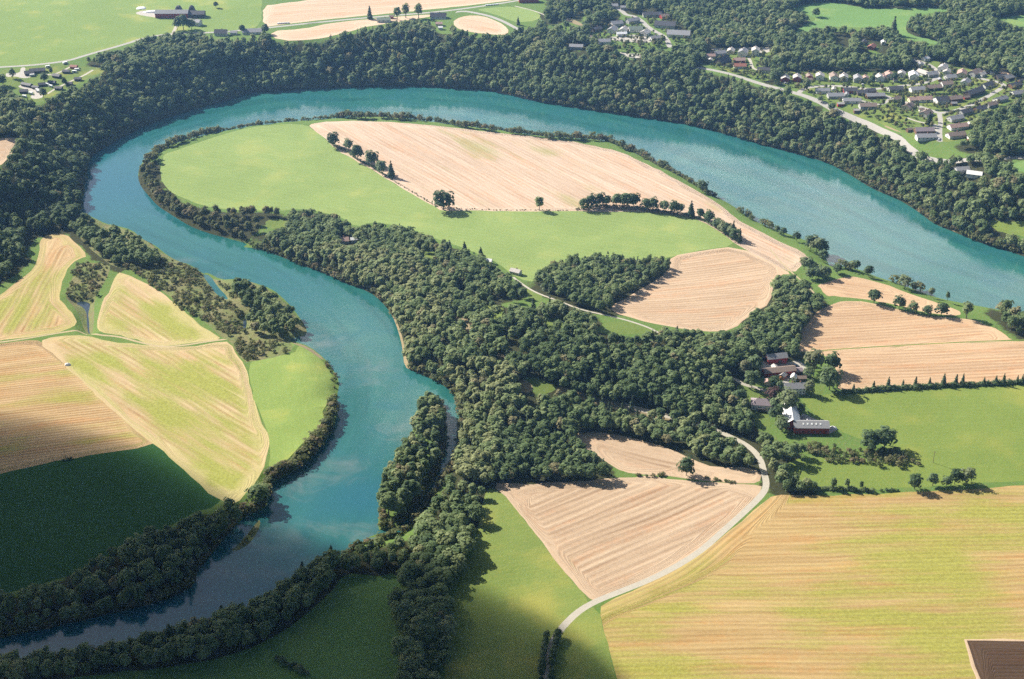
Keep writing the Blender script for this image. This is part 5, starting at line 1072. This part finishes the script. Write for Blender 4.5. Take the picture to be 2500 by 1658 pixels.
lone += [('leafy', '7 830,410', 22, .95, 'tallest tree beside the plateau farmhouse'), ('leafy', '7 745,410', 15, .9, 'thinner tree left of the plateau farmhouse'), ('leafy', '7 940,405', 14, 1.2, 'round tree in front of the plateau farmhouse'), ('leafy', '7 1275,108', 9, 1.1, 'lone dark tree right of the plateau farm'), ('leafy', '7 1635,455', 12, .9, 'round tree left of the long white hall'), ('leafy', '7 1950,470', 14, 1, 'round tree right of the long white hall'),
         ('spruce', '8 130,260', 18, 1.1, 'pointed dark spruce standing over the wood at the stubble'), ('slim', '8 505,270', 18, 1.3, 'left of three tall trees breaking the wood edge'), ('slim', '8 620,245', 20, 1.2, 'middle of three tall trees breaking the wood edge'), ('slim', '8 795,245', 21, 1.1, 'right of three tall trees breaking the wood edge'), ('spruce', '8 2155,340', 11, 1.2, 'small spruce at the end of the green plateau meadow'),
         ('leafy', '6 245,480', 12, .8, 'dark pointed tree on the campsite gravel'), ('leafy', '6 60,620', 13, 1, 'round tree at the left edge of the campsite'), ('leafy', '6 860,560', 12, .9, 'brownish tree in the middle of the campsite'), ('leafy', '6 985,400', 8, .8, 'small reddish tree by the campsite lane'), ('leafy', '6 840,860', 12, .9, 'tree at the lower edge of the campsite'), ('leafy', '6 1240,620', 10, .8, 'tree between the wood edge cabins of the campsite'),
         ('spruce', '3 350,960', 15, 1.2, 'dark spruce left of the village street'), ('spruce', '3 790,1240', 15, 1.3, 'dark spruce above the two long terraces'), ('leafy', '3 220,530', 11, 1.1, 'round leafy tree in the upper village row'), ('leafy', '2 1960,440', 11, 1.0, 'round bush tree in the upper village row'), ('leafy', '2 690,560', 15, .75, 'brownish tall tree at the village junction'), ('leafy', '2 1175,960', 10, 1, 'tree standing beside the main road verge'), ('leafy', '2 955,770', 7, 1, 'small tree on the main road verge'),
         ('spruce', 'C 1475,240', 24, 1.1, 'tall dark spruces standing over the hill pasture'), ('leafy', 'C 950,115', 12, 1, 'tree on the bank in the hill pasture')]
for kd, s, h, w, lab in lone: tree(kd, T1(s), h, lab, ws=w)
tree('leafy', T1('1 690,970'), 10, 'dark copper red beech above the villa', ws=1.15, crown=BEECH)
def grp(kind, specs, h0, h1, lab, gr, ws=(.9, 1.15)):
    for s in specs: tree(kind, T1(s), random.uniform(h0, h1), lab, gr, random.uniform(*ws))
grp('leafy', ['B 1740,1425', 'B 1790,1415', 'B 1850,1400', 'B 1895,1402', 'B 1960,1404', 'B 2000,1408', 'B 2035,1405', 'B 2080,1405', 'B 2160,1425', 'B 2210,1432', 'B 2285,1440', 'B 2350,1455'], 12, 16, 'leafy tree in the broken hedge above the right half of the meadow', 'trees of the broken meadow hedge')
grp('leafy', ['G 30,62', 'G 165,95', 'G 205,112', 'G 225,118', 'G 272,155', 'G 295,165', 'G 322,190', 'G 350,205', 'G 372,218', 'G 400,238'], 9, 13, 'leafy tree in the hedge that rounds the right end of the meadow', 'trees of the meadow end hedge')
grp('spruce', ['G 102,82', 'G 385,228', 'G 430,255'], 14, 18, 'pointed dark tree in the hedge at the right end of the meadow', 'pointed trees of the meadow end hedge')
grp('leafy', ['G 915,300', 'G 955,320', 'G 990,330', 'G 1000,385', 'G 900,450', 'G 870,440', 'G 940,470', 'G 985,490', 'G 1020,500', 'G 950,505', 'G 910,505'], 10, 15, 'leafy tree in the clump where the stubble meets the river', 'trees of the river corner clump')
grp('spruce', ['G 1205,1268', 'G 1340,1258', 'G 1440,1243', 'G 1540,1240', 'G 1625,1235', 'G 1720,1232', 'G 1815,1228', 'G 1900,1222', 'G 1945,1222', 'G 2090,1222', 'G 2170,1220', 'G 2222,1222', 'G 2315,1218', 'G 2350,1212'], 7, 11, 'small pointed tree rising from the dark hedge above the bright meadow', 'pointed trees of the dark hedge')
grp('leafy', ['D 1262,1475', 'D 1259,1490', 'D 1256,1505', 'D 1254,1520', 'D 1252,1540', 'D 1250,1562', 'D 1288,1472', 'D 1284,1488', 'D 1280,1505', 'D 1277,1520', 'D 1275,1540', 'D 1274,1560', 'D 1247,1590', 'D 1272,1590', 'D 1260,1482', 'D 1257,1498', 'D 1255,1512', 'D 1253,1530', 'D 1251,1551', 'D 1286,1480', 'D 1282,1496', 'D 1278,1512', 'D 1276,1530', 'D 1274,1550', 'D 1249,1576', 'D 1273,1575'], 5, 7, 'dark narrow tree lining the farm road at the bottom edge', 'roadside trees at the bottom edge', (.8, 1.0))
grp('bush', ['D 640,1522', 'D 650,1530', 'D 662,1536', 'D 672,1541', 'D 680,1540', 'D 690,1549', 'D 700,1553', 'D 710,1556'], 2.5, 4.5, 'shrub of the small islet of bushes in the shaded pasture', 'bushes in the shaded pasture')
grp('spruce', ['D 766,1296', 'D 700,1334', 'D 455,1466', 'D 395,1484', 'D 346,1500', 'D 265,1520', 'D 220,1535', 'D 82,1562', 'D 515,1438'], 12, 15.5, 'dark spruce poking out of the shaded wood on the south bank', 'spruces of the shaded south bank', (1.2, 1.5))
grp('bush', ['H 400,192', 'H 425,188', 'H 445,185'], 1.5, 2.2, 'dark bush at the foot of the field edge pole', 'bushes by the field pole')
grp('spruce', ['F 1040,360', 'F 490,195', 'F 930,330'], 9, 12, 'dark pointed tree at the upper edge of the middle wood', 'pointed trees of the middle wood edge', (1.2, 1.5))
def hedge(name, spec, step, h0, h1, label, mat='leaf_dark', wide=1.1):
    l = along_line(spec, step, h0, h1, .35, 1.0); out = []
    for x, y, z, h in l:
        q = SHRUB_T[RNG.integers(0, 5)].copy(); a = random.uniform(0, 6.28); c, s = math.cos(a), math.sin(a)
        x1 = (q[..., 0] * c - q[..., 1] * s) * h * wide + x; y1 = (q[..., 0] * s + q[..., 1] * c) * h * wide + y; out.append(np.stack([x1, y1, q[..., 2] * h + z], -1))
    o = bpy.data.objects.new(name, quad_mesh(name, np.concatenate(out), mat)); link(o); tag(o, label, 'hedge')
hedge('hedge', 'G 1095,1285 1250,1270 1500,1252 1800,1235 2100,1225 2365,1208 2600,1195', 1.6, 2.6, 4.2, 'long dark hedge between the east stubble and the bright meadow')
hedge('hedge', 'B 1690,1425 1760,1418 1850,1403 1960,1407 2080,1408 2160,1428 2280,1440 2365,1456', 1.8, 1.8, 3.4, 'undergrowth hedge beneath the broken row of trees above the meadow')
hedge('hedge', 'G 20,62 100,80 200,112 270,155 330,195 430,250', 1.8, 1.8, 3.6, 'undergrowth hedge rounding the right end of the meadow')
hedge('hedge', 'B 30,985 140,1030 205,1090 300,1130 370,1185 440,1210', 1.8, 1.4, 3.0, 'undergrowth hedge beneath the diagonal row of trees')
hedge('hedge', 'J 700,380 900,380 960,372 1100,378 1230,388', 1.6, 2.2, 3.6, 'low bushy hedge along the top of the big hay field')
hedge('hedge', 'J 1300,385 1400,383', 1.6, 1.6, 2.4, 'short low hedge piece right of the bushy hedge')
hedge('hedge', '3 840,750 1050,750 1230,735', 1.4, 2.0, 2.6, 'clipped dark hedge in the middle of the village')
hedge('hedge', '3 900,1010 1110,1000', 1.3, 1.5, 2.0, 'dark hedge under the pale gabled house in the street loop'); hedge('hedge', '3 1030,1095 1100,1060 1280,1005', 1.3, 1.6, 2.2, 'dark hedge inside the street fork'); hedge('hedge', '3 1440,910 1640,850', 1.3, 1.5, 2.0, 'dark hedge along the east street')
hedge('hedge', '3 300,740 560,770', 1.3, 1.6, 2.2, 'dark hedge above the middle street'); hedge('hedge', '3 1320,965 1600,940', 1.3, 1.2, 1.8, 'low hedge below the east street'); hedge('hedge', '2 430,500 590,510', 1.3, 1.6, 2.4, 'dark hedge at the left of the village junction')

# leaf litter under the woods: how close each ground point is to a tree
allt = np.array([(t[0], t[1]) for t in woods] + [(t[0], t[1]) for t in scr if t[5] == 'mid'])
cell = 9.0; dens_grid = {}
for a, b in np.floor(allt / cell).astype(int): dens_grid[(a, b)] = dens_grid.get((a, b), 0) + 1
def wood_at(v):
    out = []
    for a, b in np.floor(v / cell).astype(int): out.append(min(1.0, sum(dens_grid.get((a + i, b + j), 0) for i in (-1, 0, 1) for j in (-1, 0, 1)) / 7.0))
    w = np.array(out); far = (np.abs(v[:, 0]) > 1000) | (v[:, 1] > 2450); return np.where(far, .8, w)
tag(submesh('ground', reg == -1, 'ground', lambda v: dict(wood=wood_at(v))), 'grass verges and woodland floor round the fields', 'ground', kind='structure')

# ------------------------------------------------------------------ cloud, air, light, camera
SUN_EL = R(36); SUN_XY = np.array([-.82, .57]); SUN_XY /= np.hypot(*SUN_XY)
shade_edge = flat(P('D 1580,1720 1490,1600 1395,1495 1285,1420 1150,1362 1010,1308 855,1262 720,1215 610,1172 500,1118 380,1045 270,1000 120,968 -60,940 -300,890'), 4)
CB = 900.0; off = SUN_XY * (CB / math.tan(SUN_EL))
edge_pts = shade_edge + off
outer = np.array([[-1500, 900], [-1500, -900], [2300, -900], [2300, 380], [1000, 420], [500, 470], [200, 500]]) + off  # unseen part of the cloud, added to darken near air and block skylight
cl = smooth(np.concatenate([edge_pts, outer]), True, 2)
cx, cy = np.meshgrid(np.arange(cl[:, 0].min(), cl[:, 0].max() + 1, 32.0), np.arange(cl[:, 1].min(), cl[:, 1].max() + 1, 32.0))
cq = [Vector(p) for p in np.stack([cx.ravel(), cy.ravel()], 1)[inside(np.stack([cx.ravel(), cy.ravel()], 1), cl)] + RNG.uniform(-4, 4, (int(inside(np.stack([cx.ravel(), cy.ravel()], 1), cl).sum()), 2))]
ce = dens(cl, 24, True); nce = len(ce)
cv2, _, cf, *_ = delaunay_2d_cdt([Vector(p) for p in ce] + cq, [(i, (i + 1) % nce) for i in range(nce)], [], 1, 1e-3)
cv2 = np.array([tuple(v) for v in cv2]); d = dist_line(cv2, cl, True); on = d < .5
puff = .5 + .5 * np.sin(cv2[:, 0] / 43 + np.sin(cv2[:, 1] / 37)) * np.sin(cv2[:, 1] / 51 + 1.3 * np.sin(cv2[:, 0] / 61))
thick = np.where(on, 0, np.minimum(330, d * 1.5) * (.7 + .5 * puff) + .5)
top = np.column_stack([cv2, CB + .8 * thick]); bot = np.column_stack([cv2, CB - .2 * thick])
n = len(cv2); idx_b = np.where(on, np.arange(n), np.arange(n) + n)
tri = np.array([f for f in cf if len(f) == 3])
me = mesh_np('cloud', np.concatenate([top, bot]), [tri, idx_b[tri][:, ::-1]])
m, nt = new_mat('cloud_vapour'); t = NT(nt); pv = t.n('ShaderNodeVolumePrincipled'); pv.inputs['Color'].default_value = (.97, .97, .98, 1); pv.inputs['Density'].default_value = .04; t.out(pv.outputs[0], True)
me.materials.append(m); tag(link(bpy.data.objects.new('cloud', me)), 'white cumulus cloud whose shadow darkens the near fields', 'cloud', kind='stuff')

m, nt = new_mat('cloud_sheet'); t = NT(nt)
tl = t.n('ShaderNodeBsdfTranslucent'); tl.inputs['Color'].default_value = (.93, .94, .95, 1); df = t.n('ShaderNodeBsdfDiffuse'); df.inputs['Color'].default_value = (.93, .94, .95, 1)
mx = t.n('ShaderNodeMixShader'); mx.inputs[0].default_value = .08; t.put(mx.inputs[1], tl.outputs[0]); t.put(mx.inputs[2], df.outputs[0])
tp = t.n('ShaderNodeBsdfTransparent'); sk = t.n('ShaderNodeMixShader'); t.put(sk.inputs[0], t.rng(t.n('ShaderNodeSeparateXYZ', ins={'Vector': t.pos()}).outputs['Z'], 2496.0, 2504.0, .12, 1)); t.put(sk.inputs[1], tp.outputs[0]); t.put(sk.inputs[2], mx.outputs[0]); t.out(sk.outputs[0])
for kx, (x0, y0, rx, ry) in enumerate([(2000, 6450, 950, 1500), (1150, 7650, 800, 420), (-150, 8330, 950, 260), (-1250, 8350, 420, 200), (-720, 5480, 300, 200), (-330, 4900, 190, 190), (3600, 7600, 1500, 1700), (-1900, 7700, 200, 160)]):
    bm = bmesh.new(); bmesh.ops.create_icosphere(bm, subdivisions=5, radius=1)
    for v in bm.verts:
        a = math.atan2(v.co.y, v.co.x); k = 1 + .16 * math.sin(3 * a + kx) + .12 * math.sin(5 * a + 2.1 * kx) + .08 * math.sin(11 * a + kx)
        x, y = v.co.x * rx * k, v.co.y * ry * k
        lump = 1 + .5 * math.sin(x / 170 + math.sin(y / 130)) * math.sin(y / 150 + kx)
        v.co = (x, y, v.co.z * (110 if v.co.z > 0 else 45) * lump)
    me = bpy.data.meshes.new('cloud'); bm.to_mesh(me); bm.free(); me.materials.append(m)
    o = bpy.data.objects.new('cloud', me); o.location = (x0, y0, 2500); link(o); tag(o, 'pale fair weather cloud in the northern sky', 'cloud', kind='stuff')
m, nt = new_mat('haze_air'); t = NT(nt); pv = t.n('ShaderNodeVolumePrincipled')
pv.inputs['Color'].default_value = (.28, .54, 1.0, 1); pv.inputs['Density'].default_value = 7.8e-5; pv.inputs['Anisotropy'].default_value = .25; t.out(pv.outputs[0], True)
hz = part('haze', box_vf(-6500, 6500, -4000, 9500, -2, 640), 'w_white', None); hz.data.materials.clear(); hz.data.materials.append(m); tag(hz, kind='stuff', label='thin blue air haze over the valley', cat='haze')

w = bpy.data.worlds.new('World'); S.world = w; w.use_nodes = True; wn = w.node_tree; wn.nodes.clear()
sky = wn.nodes.new('ShaderNodeTexSky'); sky.sky_type = 'NISHITA'; sky.sun_disc = False; sky.sun_elevation = SUN_EL; sky.sun_rotation = math.atan2(SUN_XY[0], SUN_XY[1]) % (2 * math.pi)
sky.altitude = 100; sky.air_density = 1.0; sky.dust_density = 3.0
bg = wn.nodes.new('ShaderNodeBackground'); bg.inputs['Strength'].default_value = .066; wo = wn.nodes.new('ShaderNodeOutputWorld')
wn.links.new(sky.outputs[0], bg.inputs[0]); wn.links.new(bg.outputs[0], wo.inputs[0])
sd = bpy.data.lights.new('sun', 'SUN'); sd.energy = 5.0; sd.angle = R(.5); sd.color = (1.0, .93, .82); so = link(bpy.data.objects.new('sun', sd))
to_sun = Vector((SUN_XY[0] * math.cos(SUN_EL), SUN_XY[1] * math.cos(SUN_EL), math.sin(SUN_EL))); so.rotation_euler = to_sun.to_track_quat('Z', 'Y').to_euler(); so.location = (0, 0, 900)
cam = bpy.data.cameras.new('camera'); cam.sensor_width = 36; cam.lens = 18 / math.tan(R(20)); cam.clip_start = 1; cam.clip_end = 30000
co = link(bpy.data.objects.new('camera', cam)); co.location = (0, 0, CAM_H); co.rotation_euler = (math.pi / 2 - PITCH, 0, 0); S.camera = co
S.view_settings.view_transform = 'Standard'; S.view_settings.look = 'None'; S.view_settings.gamma = 1; S.view_settings.exposure = 1.23
S.cycles.use_denoising = False; S.cycles.volume_bounces = 1; S.cycles.max_bounces = 6; S.cycles.diffuse_bounces = 3; S.cycles.transparent_max_bounces = 8
print('objects', len(S.objects))
